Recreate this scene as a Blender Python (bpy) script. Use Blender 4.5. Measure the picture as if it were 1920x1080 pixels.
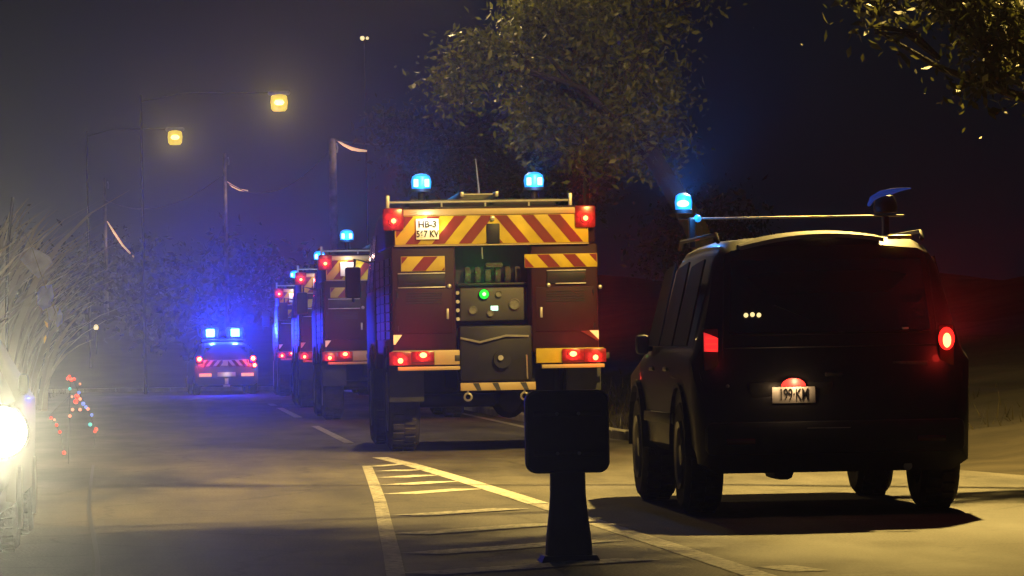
import bpy, bmesh, math, random
import numpy as np
from mathutils import Vector, Matrix
R = math.radians
PI = math.pi
for o in list(bpy.data.objects):
    bpy.data.objects.remove(o, do_unlink=True)
SC = bpy.context.scene
COL = SC.collection

# ------------------------------------------------------------------ camera
FPX = 8000.0                       # focal length in pixels of the 1920 wide photograph
CAM_H = 1.2
yaw, pitch, roll = math.atan(624 / FPX), math.atan(109 / FPX), R(1.0)
fwd = Vector((math.sin(yaw) * math.cos(pitch), math.cos(yaw) * math.cos(pitch), math.sin(pitch)))
right = fwd.cross(Vector((0, 0, 1))).normalized()
upv = right.cross(fwd).normalized()
r2 = right * math.cos(roll) - upv * math.sin(roll)
u2 = upv * math.cos(roll) + right * math.sin(roll)
cam_d = bpy.data.cameras.new('camera')
cam_d.sensor_width = 36.0
cam_d.lens = FPX / 1920 * 36.0
cam_d.clip_start = 0.5
cam_d.clip_end = 3000
cam = bpy.data.objects.new('camera', cam_d)
COL.objects.link(cam)
m = Matrix((r2, u2, -fwd)).transposed().to_4x4()
m.translation = (0, 0, CAM_H)
cam.matrix_world = m
SC.camera = cam
CAMP = Vector((0, 0, CAM_H))


def ray(u, v):
    return (fwd * FPX + r2 * (u - 960) - u2 * (v - 540)).normalized()


def at(u, v, Y):
    d = ray(u, v)
    return CAMP + d * (Y / d.y)


def ground_pt(u, v, z=0.0):
    d = ray(u, v)
    return CAMP + d * ((z - CAM_H) / d.z)


# ------------------------------------------------------------------ sky, exposure
w = bpy.data.worlds.new('World')
SC.world = w
w.use_nodes = True
nt = w.node_tree
bg = nt.nodes['Background']
sky = nt.nodes.new('ShaderNodeTexSky')
sky.sky_type = 'NISHITA'
sky.sun_disc = False
sky.sun_elevation = R(-4.0)
sky.sun_rotation = R(200)
sky.altitude = 50
air = nt.nodes.new('ShaderNodeMix')          # faint even night glow added to the sky texture
air.data_type = 'RGBA'
air.blend_type = 'ADD'
air.inputs[0].default_value = 1.0
air.inputs[7].default_value = (0.015, 0.030, 0.068, 1)
nt.links.new(sky.outputs[0], air.inputs[6])
nt.links.new(air.outputs[2], bg.inputs[0])
bg.inputs[1].default_value = 0.15
SC.view_settings.view_transform = 'Standard'
SC.view_settings.look = 'None'
SC.view_settings.gamma = 1
SC.view_settings.exposure = -0.75
SC.view_settings.use_curve_mapping = False
SC.render.engine = 'CYCLES'
SC.cycles.use_denoising = True
SC.cycles.volume_bounces = 0
SC.cycles.max_bounces = 6
SC.cycles.sample_clamp_indirect = 4.0
SC.cycles.caustics_reflective = False
SC.cycles.caustics_refractive = False
HAZE_DENSITY = 0.00036
HAZE_G = 0.94


# ------------------------------------------------------------------ materials
def mat(name, col, rough=0.6, metal=0.0, var=0.15, scale=6.0, bump=0.0, emis=None, es=0.0, alpha_trans=0.0, coat=0.0, dirt=None, dirt_amt=0.0, spec=0.5):
    m = bpy.data.materials.new(name)
    m.use_nodes = True
    n = m.node_tree.nodes
    l = m.node_tree.links
    b = n['Principled BSDF']
    b.inputs['Roughness'].default_value = rough
    b.inputs['Metallic'].default_value = metal
    b.inputs['Coat Weight'].default_value = coat
    b.inputs['Specular IOR Level'].default_value = spec
    b.inputs['Transmission Weight'].default_value = alpha_trans
    if emis:
        b.inputs['Emission Color'].default_value = (*emis, 1)
        b.inputs['Emission Strength'].default_value = es
        b.inputs['Base Color'].default_value = (*col, 1)
        return m
    tc = n.new('ShaderNodeTexCoord')
    no = n.new('ShaderNodeTexNoise')
    no.inputs['Scale'].default_value = scale
    no.inputs['Detail'].default_value = 6
    l.new(tc.outputs['Object'], no.inputs['Vector'])
    cr = n.new('ShaderNodeValToRGB')
    cr.color_ramp.elements[0].position = 0.3
    cr.color_ramp.elements[1].position = 0.7
    cr.color_ramp.elements[0].color = (*[max(0, c * (1 - var)) for c in col], 1)
    cr.color_ramp.elements[1].color = (*[min(1, c * (1 + var)) for c in col], 1)
    l.new(no.outputs[0], cr.inputs[0])
    out = cr.outputs[0]
    if dirt:
        n2 = n.new('ShaderNodeTexNoise')
        n2.inputs['Scale'].default_value = scale * 0.4
        n2.inputs['Detail'].default_value = 8
        l.new(tc.outputs['Object'], n2.inputs['Vector'])
        mr = n.new('ShaderNodeMapRange')
        mr.inputs[1].default_value = 0.45
        mr.inputs[2].default_value = 0.7
        mr.inputs[4].default_value = dirt_amt
        l.new(n2.outputs[0], mr.inputs[0])
        mx = n.new('ShaderNodeMix')
        mx.data_type = 'RGBA'
        l.new(mr.outputs[0], mx.inputs[0])
        l.new(out, mx.inputs[6])
        mx.inputs[7].default_value = (*dirt, 1)
        out = mx.outputs[2]
    l.new(out, b.inputs['Base Color'])
    if bump:
        bm_ = n.new('ShaderNodeBump')
        bm_.inputs['Strength'].default_value = bump
        bm_.inputs['Distance'].default_value = 0.02
        n3 = n.new('ShaderNodeTexNoise')
        n3.inputs['Scale'].default_value = scale * 6
        l.new(tc.outputs['Object'], n3.inputs['Vector'])
        l.new(n3.outputs[0], bm_.inputs['Height'])
        l.new(bm_.outputs[0], b.inputs['Normal'])
    return m


def leaf_mat(name, c1, c2):
    m = bpy.data.materials.new(name)
    m.use_nodes = True
    n = m.node_tree.nodes
    l = m.node_tree.links
    b = n['Principled BSDF']
    b.inputs['Roughness'].default_value = 0.45
    geo = n.new('ShaderNodeNewGeometry')
    cr = n.new('ShaderNodeValToRGB')
    cr.color_ramp.elements[0].color = (*c1, 1)
    cr.color_ramp.elements[1].color = (*c2, 1)
    l.new(geo.outputs['Random Per Island'], cr.inputs[0])
    l.new(cr.outputs[0], b.inputs['Base Color'])
    tr = n.new('ShaderNodeBsdfTranslucent')
    l.new(cr.outputs[0], tr.inputs[0])
    mx = n.new('ShaderNodeMixShader')
    mx.inputs[0].default_value = 0.35
    l.new(b.outputs[0], mx.inputs[1])
    l.new(tr.outputs[0], mx.inputs[2])
    l.new(mx.outputs[0], n['Material Output'].inputs[0])
    return m


def asphalt_mat():
    m = bpy.data.materials.new('asphalt')
    m.use_nodes = True
    n = m.node_tree.nodes
    l = m.node_tree.links
    b = n['Principled BSDF']
    geo = n.new('ShaderNodeNewGeometry')
    mp = n.new('ShaderNodeMapping')
    mp.inputs['Scale'].default_value = (1.6, 0.28, 1)
    l.new(geo.outputs['Position'], mp.inputs[0])
    big = n.new('ShaderNodeTexNoise')
    big.inputs['Scale'].default_value = 0.75
    big.inputs['Detail'].default_value = 7
    big.inputs['Roughness'].default_value = 0.6
    l.new(mp.outputs[0], big.inputs['Vector'])
    cr = n.new('ShaderNodeValToRGB')
    cr.color_ramp.elements[0].position = 0.33
    cr.color_ramp.elements[0].color = (0.032, 0.030, 0.027, 1)
    cr.color_ramp.elements[1].position = 0.68
    cr.color_ramp.elements[1].color = (0.15, 0.138, 0.12, 1)
    l.new(big.outputs[0], cr.inputs[0])
    fine = n.new('ShaderNodeTexNoise')
    fine.inputs['Scale'].default_value = 55
    fine.inputs['Detail'].default_value = 4
    l.new(geo.outputs['Position'], fine.inputs['Vector'])
    fr = n.new('ShaderNodeValToRGB')
    fr.color_ramp.elements[0].position = 0.3
    fr.color_ramp.elements[0].color = (0.35, 0.35, 0.35, 1)
    fr.color_ramp.elements[1].position = 0.72
    fr.color_ramp.elements[1].color = (1.6, 1.6, 1.6, 1)
    l.new(fine.outputs[0], fr.inputs[0])
    mx = n.new('ShaderNodeMix')
    mx.data_type = 'RGBA'
    mx.blend_type = 'MULTIPLY'
    mx.inputs[0].default_value = 1
    l.new(cr.outputs[0], mx.inputs[6])
    l.new(fr.outputs[0], mx.inputs[7])
    vor = n.new('ShaderNodeTexVoronoi')
    vor.feature = 'DISTANCE_TO_EDGE'
    vor.inputs['Scale'].default_value = 0.55
    wob = n.new('ShaderNodeMixRGB')
    wob.blend_type = 'ADD'
    wob.inputs[0].default_value = 0.35
    wn = n.new('ShaderNodeTexNoise')
    wn.inputs['Scale'].default_value = 2.5
    l.new(geo.outputs['Position'], wn.inputs['Vector'])
    l.new(geo.outputs['Position'], wob.inputs[1])
    l.new(wn.outputs[1], wob.inputs[2])
    l.new(wob.outputs[0], vor.inputs['Vector'])
    cmr = n.new('ShaderNodeMapRange')
    cmr.inputs[1].default_value = 0.0
    cmr.inputs[2].default_value = 0.02
    cmr.inputs[3].default_value = 0.45
    l.new(vor.outputs['Distance'], cmr.inputs[0])
    mx2 = n.new('ShaderNodeMix')
    mx2.data_type = 'RGBA'
    mx2.blend_type = 'MULTIPLY'
    mx2.inputs[0].default_value = 1
    l.new(mx.outputs[2], mx2.inputs[6])
    l.new(cmr.outputs[0], mx2.inputs[7])
    l.new(mx2.outputs[2], b.inputs['Base Color'])
    rr = n.new('ShaderNodeMapRange')
    rr.inputs[3].default_value = 0.62
    rr.inputs[4].default_value = 0.85
    l.new(big.outputs[0], rr.inputs[0])
    l.new(rr.outputs[0], b.inputs['Roughness'])
    bp = n.new('ShaderNodeBump')
    bp.inputs['Strength'].default_value = 0.5
    bp.inputs['Distance'].default_value = 0.01
    l.new(fine.outputs[0], bp.inputs['Height'])
    l.new(bp.outputs[0], b.inputs['Normal'])
    return m


def paint_mat(name, col, wear):
    """worn road paint: gaps show the asphalt"""
    m = bpy.data.materials.new(name)
    m.use_nodes = True
    n = m.node_tree.nodes
    l = m.node_tree.links
    b = n['Principled BSDF']
    b.inputs['Roughness'].default_value = 0.7
    geo = n.new('ShaderNodeNewGeometry')
    no = n.new('ShaderNodeTexNoise')
    no.inputs['Scale'].default_value = 15
    no.inputs['Detail'].default_value = 8
    no.inputs['Roughness'].default_value = 0.7
    l.new(geo.outputs['Position'], no.inputs['Vector'])
    cr = n.new('ShaderNodeValToRGB')
    cr.color_ramp.elements[0].position = wear - 0.08
    cr.color_ramp.elements[0].color = (0.07, 0.066, 0.06, 1)
    cr.color_ramp.elements[1].position = wear + 0.08
    cr.color_ramp.elements[1].color = (*col, 1)
    l.new(no.outputs[0], cr.inputs[0])
    l.new(cr.outputs[0], b.inputs['Base Color'])
    return m


M = dict(
    asphalt=asphalt_mat(),
    paint=paint_mat('road_paint', (0.72, 0.70, 0.64), 0.43),
    paint_worn=paint_mat('road_paint_worn', (0.55, 0.52, 0.45), 0.47),
    soil=mat('verge_soil', (0.035, 0.028, 0.018), 0.95, var=0.5, scale=0.8, bump=0.8),
    concrete=mat('kerb_concrete', (0.42, 0.40, 0.36), 0.85, var=0.2, scale=3, bump=0.4),
    line_black=mat('line_black', (0.02, 0.02, 0.02), 0.5),
    red=mat('fire_red', (0.018, 0.0022, 0.002), 0.55, var=0.25, scale=2, spec=0.12, dirt=(0.02, 0.012, 0.009), dirt_amt=0.5),
    blackpaint=mat('black_pole_paint', (0.003, 0.003, 0.003), 0.9, var=0.2),
    dark=mat('dark_metal', (0.008, 0.0075, 0.007), 0.5, var=0.4, scale=7, dirt=(0.014, 0.011, 0.009), dirt_amt=0.5, spec=0.2),
    plastic=mat('black_plastic', (0.018, 0.018, 0.017), 0.55, var=0.25, scale=9),
    alu=mat('bare_aluminium', (0.34, 0.32, 0.29), 0.45, 0.6, var=0.2, scale=8, dirt=(0.2, 0.16, 0.12), dirt_amt=0.5),
    steel=mat('galvanised_steel', (0.35, 0.35, 0.36), 0.45, 0.6, var=0.2),
    yellow=mat('retroreflective_yellow', (0.40, 0.29, 0.008), 0.5, var=0.18, scale=5, spec=0.2, dirt=(0.2, 0.13, 0.02), dirt_amt=0.4),
    cream=mat('cream_paint', (0.32, 0.23, 0.10), 0.5, var=0.12, scale=4, dirt=(0.3, 0.2, 0.1), dirt_amt=0.5),
    stripe=mat('retroreflective_red', (0.13, 0.007, 0.005), 0.5, var=0.2, scale=5, spec=0.2, dirt=(0.07, 0.015, 0.01), dirt_amt=0.4),
    white=mat('white_paint', (0.75, 0.74, 0.7), 0.5, var=0.08),
    plate=mat('plate_white', (0.8, 0.78, 0.7), 0.4, var=0.05),
    ink=mat('plate_ink', (0.012, 0.012, 0.012), 0.6, var=0.1),
    glass=mat('dark_glass', (0.01, 0.011, 0.011), 0.06, var=0.1, coat=0.6),
    sideglass=mat('tinted_side_glass', (0.004, 0.004, 0.004), 0.75, var=0.1),
    tyre=mat('tyre_rubber', (0.022, 0.021, 0.02), 0.8, var=0.3, scale=12, bump=0.5, dirt=(0.07, 0.055, 0.04), dirt_amt=0.7),
    rim=mat('wheel_steel', (0.25, 0.24, 0.23), 0.4, 0.6),
    suv=mat('dark_car_paint', (0.007, 0.0065, 0.006), 0.45, var=0.2, scale=3, coat=0.12, dirt=(0.03, 0.025, 0.02), dirt_amt=0.35),
    silver=mat('roof_highlight_silver', (0.35, 0.34, 0.32), 0.3, 0.5, var=0.1, coat=0.5),
    whitecar=mat('white_car_paint', (0.16, 0.16, 0.2), 0.3, var=0.08, coat=0.5),
    gauge=mat('dull_gauge_face', (0.10, 0.095, 0.075), 0.6, var=0.4, scale=30),
    canvas=mat('hose_canvas', (0.035, 0.03, 0.02), 0.85, var=0.4, scale=14, bump=0.5),
    panel=mat('pump_panel', (0.02, 0.018, 0.012), 0.6, 0.0, var=0.3, scale=6),
    wood=mat('weathered_pole_wood', (0.20, 0.17, 0.15), 0.9, var=0.3, scale=5, bump=0.4),
    bark=mat('bark', (0.018, 0.015, 0.011), 0.95, var=0.5, scale=7, bump=1.0),
    lens_off=mat('dark_red_lens', (0.09, 0.008, 0.006), 0.25, coat=0.4),
    ghost_blue=mat('ghost_patch_blue', (0.16, 0.2, 0.75), 0.8, var=0.3, scale=4),
    ghost_grey=mat('ghost_patch_grey_blue', (0.28, 0.31, 0.45), 0.8, var=0.3, scale=4),
    gold=mat('gold_glint', (0.8, 0.55, 0.12), 0.35, 0.5),
    leafA=leaf_mat('olive_leaves', (0.03, 0.042, 0.008), (0.15, 0.165, 0.022)),
    leafE=leaf_mat('dark_green_leaves', (0.012, 0.018, 0.005), (0.075, 0.075, 0.018)),  # darker green leaf tone
    leafB=leaf_mat('brown_leaves', (0.035, 0.028, 0.016), (0.11, 0.085, 0.04)),
    leafC=leaf_mat('dark_leaves', (0.007, 0.009, 0.005), (0.022, 0.024, 0.012)),
    reed=leaf_mat('dry_reed', (0.16, 0.13, 0.07), (0.42, 0.36, 0.2)),
    grass=leaf_mat('verge_grass', (0.02, 0.018, 0.008), (0.06, 0.05, 0.022)),
)


def halo_lens_mat(name, col, s, rad):
    """lamp diffuser with a halo painted as glow fading outward, with moulded facets"""
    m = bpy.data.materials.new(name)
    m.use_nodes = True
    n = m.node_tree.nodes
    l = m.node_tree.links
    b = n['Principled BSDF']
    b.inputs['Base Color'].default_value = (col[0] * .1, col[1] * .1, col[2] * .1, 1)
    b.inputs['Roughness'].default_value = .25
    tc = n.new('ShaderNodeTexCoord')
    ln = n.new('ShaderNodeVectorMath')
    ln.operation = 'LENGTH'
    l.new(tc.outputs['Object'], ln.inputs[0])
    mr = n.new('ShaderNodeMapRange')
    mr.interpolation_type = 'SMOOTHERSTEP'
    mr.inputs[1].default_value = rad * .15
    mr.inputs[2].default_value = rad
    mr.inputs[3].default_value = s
    mr.inputs[4].default_value = s * .09  # emission fades from the centre to imitate the lamp's halo
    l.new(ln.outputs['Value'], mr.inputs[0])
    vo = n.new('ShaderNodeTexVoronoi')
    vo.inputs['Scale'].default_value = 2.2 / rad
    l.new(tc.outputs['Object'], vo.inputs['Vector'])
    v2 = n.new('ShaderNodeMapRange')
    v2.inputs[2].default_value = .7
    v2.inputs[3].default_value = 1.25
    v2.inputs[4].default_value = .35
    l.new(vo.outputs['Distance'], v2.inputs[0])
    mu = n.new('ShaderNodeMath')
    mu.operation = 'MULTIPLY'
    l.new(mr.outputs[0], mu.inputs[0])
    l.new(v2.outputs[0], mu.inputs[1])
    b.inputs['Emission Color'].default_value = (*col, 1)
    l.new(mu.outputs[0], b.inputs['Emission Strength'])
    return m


def emat(name, col, s):
    if name not in M:
        M[name] = mat(name, tuple(min(1, c) for c in col), 0.4, emis=col, es=s)
    return M[name]


emat('red_glow', (1.0, 0.03, 0.02), 2.4)
emat('red_core', (1.0, 0.42, 0.12), 7.0)
M['red_halo'] = halo_lens_mat('red_halo_diffuser', (1.0, .03, .02), 2.6, .16)
M['red_tail_halo'] = halo_lens_mat('red_tail_halo_diffuser', (1.0, .03, .02), 3.0, .12)
emat('blue_soft', (0.012, 0.03, 1.0), 1.1)
emat('cyan_glow', (0.03, 0.36, 1.0), 1.9)
emat('cyan_core', (0.35, 0.85, 1.0), 5.0)
emat('blue_glow', (0.02, 0.08, 1.0), 1.5)
emat('blue_core', (0.25, 0.85, 1.0), 4.0)
emat('green_core', (0.015, 1.0, 0.05), 1.5)
emat('green_bulb', (0.4, 1.0, 0.35), 4.0)
emat('screen_cyan', (0.45, 0.95, 1.0), 1.8)
emat('sodium', (1.0, 0.70, 0.07), 1.2)
emat('sodium_core', (1.0, 0.85, 0.30), 3.4)
emat('head_white', (1.0, 0.97, 0.80), 9.0)
emat('head_warm', (0.55, 0.48, 0.16), 0.4)
emat('tiny_warm', (1.0, 0.80, 0.35), 2.0)
emat('amber_glow', (1.0, 0.42, 0.18), 1.3)
emat('ghost_dot_red', (1.0, 0.05, 0.03), 1.1)
emat('ghost_dot_pink', (1.0, 0.35, 0.25), 1.0)
emat('ghost_dot_blue', (0.15, 0.25, 1.0), 1.1)
emat('ghost_dot_teal', (0.05, 0.55, 0.65), 1.1)
emat('red_dim', (1.0, 0.05, 0.05), 0.9)


# ------------------------------------------------------------------ mesh helpers
class MB:
    """collects shapes; build() links them as one mesh object"""
    def __init__(s):
        s.bm = bmesh.new()
        s.mats = []
        s.stripes = []

    def mi(s, m):
        if m not in s.mats:
            s.mats.append(m)
        return s.mats.index(m)

    def _merge(s, t, m, mx=None):
        i = s.mi(m)
        if mx is not None:
            t.transform(mx)
        for f in t.faces:
            f.material_index = i
        me = bpy.data.meshes.new('tmp')
        t.to_mesh(me)
        t.free()
        s.bm.from_mesh(me)
        bpy.data.meshes.remove(me)

    def box(s, x0, x1, y0, y1, z0, z1, m, bev=0.0, mx=None, seg=2):
        t = bmesh.new()
        bmesh.ops.create_cube(t, size=1)
        for v in t.verts:
            v.co = Vector(((x0 + x1) / 2 + v.co.x * (x1 - x0), (y0 + y1) / 2 + v.co.y * (y1 - y0), (z0 + z1) / 2 + v.co.z * (z1 - z0)))
        if bev:
            bmesh.ops.bevel(t, geom=list(t.edges), offset=min(bev, abs(x1 - x0) * .45, abs(y1 - y0) * .45, abs(z1 - z0) * .45), segments=seg, affect='EDGES', profile=0.5)
        s._merge(t, m, mx)
        return s

    def cyl(s, p0, p1, r0, m, r1=None, n=14, cap=True):
        p0, p1 = Vector(p0), Vector(p1)
        t = bmesh.new()
        L = (p1 - p0).length
        bmesh.ops.create_cone(t, cap_ends=cap, segments=n, radius1=r0, radius2=r0 if r1 is None else r1, depth=L)
        q = (p1 - p0).to_track_quat('Z', 'Y')
        s._merge(t, m, Matrix.Translation((p0 + p1) / 2) @ q.to_matrix().to_4x4())
        return s

    def tube(s, pts, r, m, n=8, rs=None):
        pts = [Vector(p) for p in pts]
        t = bmesh.new()
        rings = []
        for i, p in enumerate(pts):
            d = (pts[min(i + 1, len(pts) - 1)] - pts[max(i - 1, 0)]).normalized()
            a = d.cross(Vector((0.13, 0.31, 0.94)))
            if a.length < 1e-3:
                a = d.cross(Vector((1, 0, 0)))
            a.normalize()
            b = d.cross(a)
            rr = rs[i] if rs else r
            rings.append([t.verts.new(p + a * rr * math.cos(2 * PI * k / n) + b * rr * math.sin(2 * PI * k / n)) for k in range(n)])
        for i in range(len(rings) - 1):
            for k in range(n):
                t.faces.new((rings[i][k], rings[i][(k + 1) % n], rings[i + 1][(k + 1) % n], rings[i + 1][k]))
        t.faces.new(rings[0][::-1])
        t.faces.new(rings[-1])
        s._merge(t, m)
        return s

    def lathe(s, prof, m, mx=None, n=28, arc=2 * PI):
        """profile of (radius, height) revolved about z"""
        t = bmesh.new()
        full = abs(arc - 2 * PI) < 1e-6
        cnt = n if full else n + 1
        rings = [[t.verts.new((r * math.cos(arc * k / n), r * math.sin(arc * k / n), z)) for k in range(cnt)] for r, z in prof]
        for i in range(len(rings) - 1):
            for k in range(n):
                j = (k + 1) % cnt
                try:
                    t.faces.new((rings[i][k], rings[i][j], rings[i + 1][j], rings[i + 1][k]))
                except ValueError:
                    pass
        bmesh.ops.remove_doubles(t, verts=list(t.verts), dist=1e-5)
        s._merge(t, m, mx)
        return s

    def poly(s, pts, m, depth=None, mx=None):
        """flat polygon, or a prism when depth (a vector) is given"""
        t = bmesh.new()
        vs = [t.verts.new(p) for p in pts]
        f = t.faces.new(vs)
        if depth is not None:
            d = Vector(depth)
            r = bmesh.ops.extrude_face_region(t, geom=[f])
            for e in r['geom']:
                if isinstance(e, bmesh.types.BMVert):
                    e.co += d
            bmesh.ops.recalc_face_normals(t, faces=list(t.faces))
        s._merge(t, m, mx)
        return s

    def loft(s, rings, m, cap=True, mx=None):
        t = bmesh.new()
        R_ = [[t.verts.new(p) for p in rg] for rg in rings]
        n = len(R_[0])
        for i in range(len(R_) - 1):
            for k in range(n):
                t.faces.new((R_[i][k], R_[i][(k + 1) % n], R_[i + 1][(k + 1) % n], R_[i + 1][k]))
        if cap:
            t.faces.new(R_[0][::-1])
            t.faces.new(R_[-1])
        bmesh.ops.recalc_face_normals(t, faces=list(t.faces))
        s._merge(t, m, mx)
        return s

    def build(s, name, parent=None, smooth=True, ang=40):
        me = bpy.data.meshes.new(name)
        s.bm.to_mesh(me)
        s.bm.free()
        for mm in s.mats:
            me.materials.append(mm)
        if smooth:
            me.polygons.foreach_set('use_smooth', [True] * len(me.polygons))
            me.set_sharp_from_angle(angle=R(ang))
        o = bpy.data.objects.new(name, me)
        COL.objects.link(o)
        if parent is not None:
            o.parent = parent
        return o


def tag(o, label=None, cat=None, group=None, kind=None):
    if label:
        o['label'] = label
    if cat:
        o['category'] = cat
    if group:
        o['group'] = group
    if kind:
        o['kind'] = kind
    return o


def empty(name, loc, label, cat, group=None, rz=0.0):
    o = bpy.data.objects.new(name, None)
    o.empty_display_size = 0.3
    COL.objects.link(o)
    o.location = loc
    o.rotation_euler = (0, 0, rz)
    return tag(o, label, cat, group)


def lamp(name, kind, loc, watts, col, parent=None, radius=0.05, aim=None, cone=None, blend=0.5):
    d = bpy.data.lights.new(name, kind)
    d.energy = watts
    d.color = col
    d.shadow_soft_size = radius
    if kind == 'SPOT':
        d.spot_size = R(cone)
        d.spot_blend = blend
    o = bpy.data.objects.new(name, d)
    COL.objects.link(o)
    o.location = loc
    if aim is not None:
        o.rotation_mode = 'QUATERNION'
        o.rotation_quaternion = Vector(aim).to_track_quat('-Z', 'Y')
    if parent is not None:
        o.parent = parent
    return o


SKIP_COPY = ('plate_characters',)


def copy_tree(o, parent=None):
    c = o.copy()
    COL.objects.link(c)
    if parent is not None:
        c.parent = parent
    for ch in list(o.children):
        if ch.name.split('.')[0] in SKIP_COPY:
            continue
        copy_tree(ch, c)
    return c


def text_mesh(name, s, size, m, loc, parent, wide=1.0, depth=0.003, bold=0.0):
    cu = bpy.data.curves.new(name, 'FONT')
    cu.body = s
    cu.size = size
    cu.align_x = 'CENTER'
    cu.align_y = 'CENTER'
    cu.extrude = depth
    cu.offset = bold
    t = bpy.data.objects.new('tmp', cu)
    COL.objects.link(t)
    bpy.context.view_layer.update()
    me = bpy.data.meshes.new_from_object(t)
    bpy.data.objects.remove(t, do_unlink=True)
    bpy.data.curves.remove(cu)
    me.name = name
    me.materials.clear()
    me.materials.append(m)
    me.transform(Matrix.Rotation(PI / 2, 4, 'X') @ Matrix.Diagonal((wide, 1, 1, 1)))
    o = bpy.data.objects.new(name, me)
    COL.objects.link(o)
    o.location = loc
    o.parent = parent
    return o


# ------------------------------------------------------------------ ground, road
RIGHT_EDGE = [(9.2, -30), (8.6, 5), (8.2, 25), (7.6, 34), (6.9, 40), (5.9, 47), (5.45, 54), (5.4, 70), (5.4, 108), (5.2, 117), (4.3, 123.5), (2.2, 128.5), (-2, 132), (-8, 134.5), (-16, 136), (-45, 138)]
LEFT_EDGE = [(-3.4, -30), (-3.4, 5), (-3.3, 60), (-3.3, 95), (-3.6, 103), (-4.6, 109), (-7, 114), (-11, 117.5), (-18, 120), (-45, 121)]


def edge_x(edge, y):
    for (x0, y0), (x1, y1) in zip(edge, edge[1:]):
        if y0 <= y <= y1 and y1 > y0:
            return x0 + (x1 - x0) * (y - y0) / (y1 - y0)
    return edge[-1][0]


def terrain_h(x, y):
    if y < 125:
        e = edge_x(RIGHT_EDGE, max(-30, y))
        dr = x - e
    else:
        dr = min(60, (y - 138) + max(0, -x) * 0.0) if x < 5 else max(x - 5, y - 138)
    h = -0.03
    if dr > 0.6:
        h += min(dr - 0.6, 12) * 0.10 + max(0, min(dr - 12, 90)) * 0.025
    dl = (-3.4 - x) if y < 103 else 0
    if dl > 1.0:
        h += min(dl - 1.0, 40) * 0.08
    if dr > 1 or dl > 1.5:
        h += 0.10 * math.sin(x * 1.3 + y * 0.7) * math.sin(y * 0.31 + x * .4)
    if dr > 14 and y > -20:
        h += min(1, (dr - 14) / 12) * (.9 + .9 * math.sin(x * .13 + y * .06) * math.sin(y * .045 + 1.0) + .3 * math.sin(x * .41 + y * .23))
    return h


xs = sorted(set([-700, -400, -220, -130, -80, -55] + [-40 + 2 * i for i in range(10)] + [-20 + i for i in range(61)] + [44, 50, 60, 80, 120, 180, 280, 450, 700]))
ys = sorted(set([-40, -20] + [3 * i for i in range(64)] + [200, 215, 240, 280, 340, 450, 620, 850]))
verts = [(x, y, terrain_h(x, y)) for y in ys for x in xs]
nx = len(xs)
faces = [(j * nx + i, j * nx + i + 1, (j + 1) * nx + i + 1, (j + 1) * nx + i) for j in range(len(ys) - 1) for i in range(nx - 1)]
me = bpy.data.meshes.new('ground')
me.from_pydata(verts, [], faces)
me.materials.append(M['soil'])
me.polygons.foreach_set('use_smooth', [True] * len(me.polygons))
ground = bpy.data.objects.new('ground', me)
COL.objects.link(ground)
tag(ground, kind='structure')

b = MB()
L, Rr = LEFT_EDGE, RIGHT_EDGE
t = bmesh.new()
vl = [t.verts.new((x, y, 0)) for x, y in L]
vr = [t.verts.new((x, y, 0)) for x, y in Rr]
f = t.faces.new(vl + vr[::-1])
bmesh.ops.triangulate(t, faces=[f])
bmesh.ops.recalc_face_normals(t, faces=list(t.faces))
for ff in t.faces:
    if ff.normal.z < 0:
        ff.normal_flip()
b._merge(t, M['asphalt'])
road = b.build('road', smooth=False)
tag(road, kind='structure')

# kerb along the right side and round the bend
pts = []
for (x0, y0), (x1, y1) in zip(Rr[5:], Rr[6:]):
    n = max(1, int(math.hypot(x1 - x0, y1 - y0) / 1.0))
    for i in range(n):
        pts.append((x0 + (x1 - x0) * i / n, y0 + (y1 - y0) * i / n))
kerb = bpy.data.objects.new('kerb', None)
COL.objects.link(kerb)
tag(kerb, kind='structure')
kb = MB()
count = 0
for i in range(len(pts) - 1):
    p, q = Vector((*pts[i], 0)), Vector((*pts[i + 1], 0))
    d = (q - p)
    ln = d.length
    a = math.atan2(d.y, d.x)
    c = MB()
    c.box(0.006, ln - 0.006, -0.15, 0.0, -0.05, 0.12, M['concrete'], bev=0.015, seg=1)
    o = c.build('kerb_stone', kerb)
    o.location = p
    o.rotation_euler = (0, 0, a)

# road markings
marks = MB()
worn = MB()


def strip(mb, pts_uv, width, m, z=0.004, off=None):
    P = [ground_pt(u, v, 0) if not off else Vector((u, v, 0)) for u, v in pts_uv]
    t = bmesh.new()
    rows = []
    for i, p in enumerate(P):
        d = (P[min(i + 1, len(P) - 1)] - P[max(i - 1, 0)])
        d.z = 0
        d.normalize()
        nrm = Vector((-d.y, d.x, 0))
        rows.append((t.verts.new((p + nrm * width / 2).to_2d().to_3d() + Vector((0, 0, z))), t.verts.new((p - nrm * width / 2).to_2d().to_3d() + Vector((0, 0, z)))))
    for i in range(len(rows) - 1):
        f = t.faces.new((rows[i][0], rows[i][1], rows[i + 1][1], rows[i + 1][0]))
    bmesh.ops.recalc_face_normals(t, faces=list(t.faces))
    mb._merge(t, m)


def marking(name, pts_uv, width, m, z=0.004, world=False):
    mb = MB()
    strip(mb, pts_uv, width, m, z, off=world)
    o = mb.build(name, smooth=False)
    tag(o, kind='structure')
    return o


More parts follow.
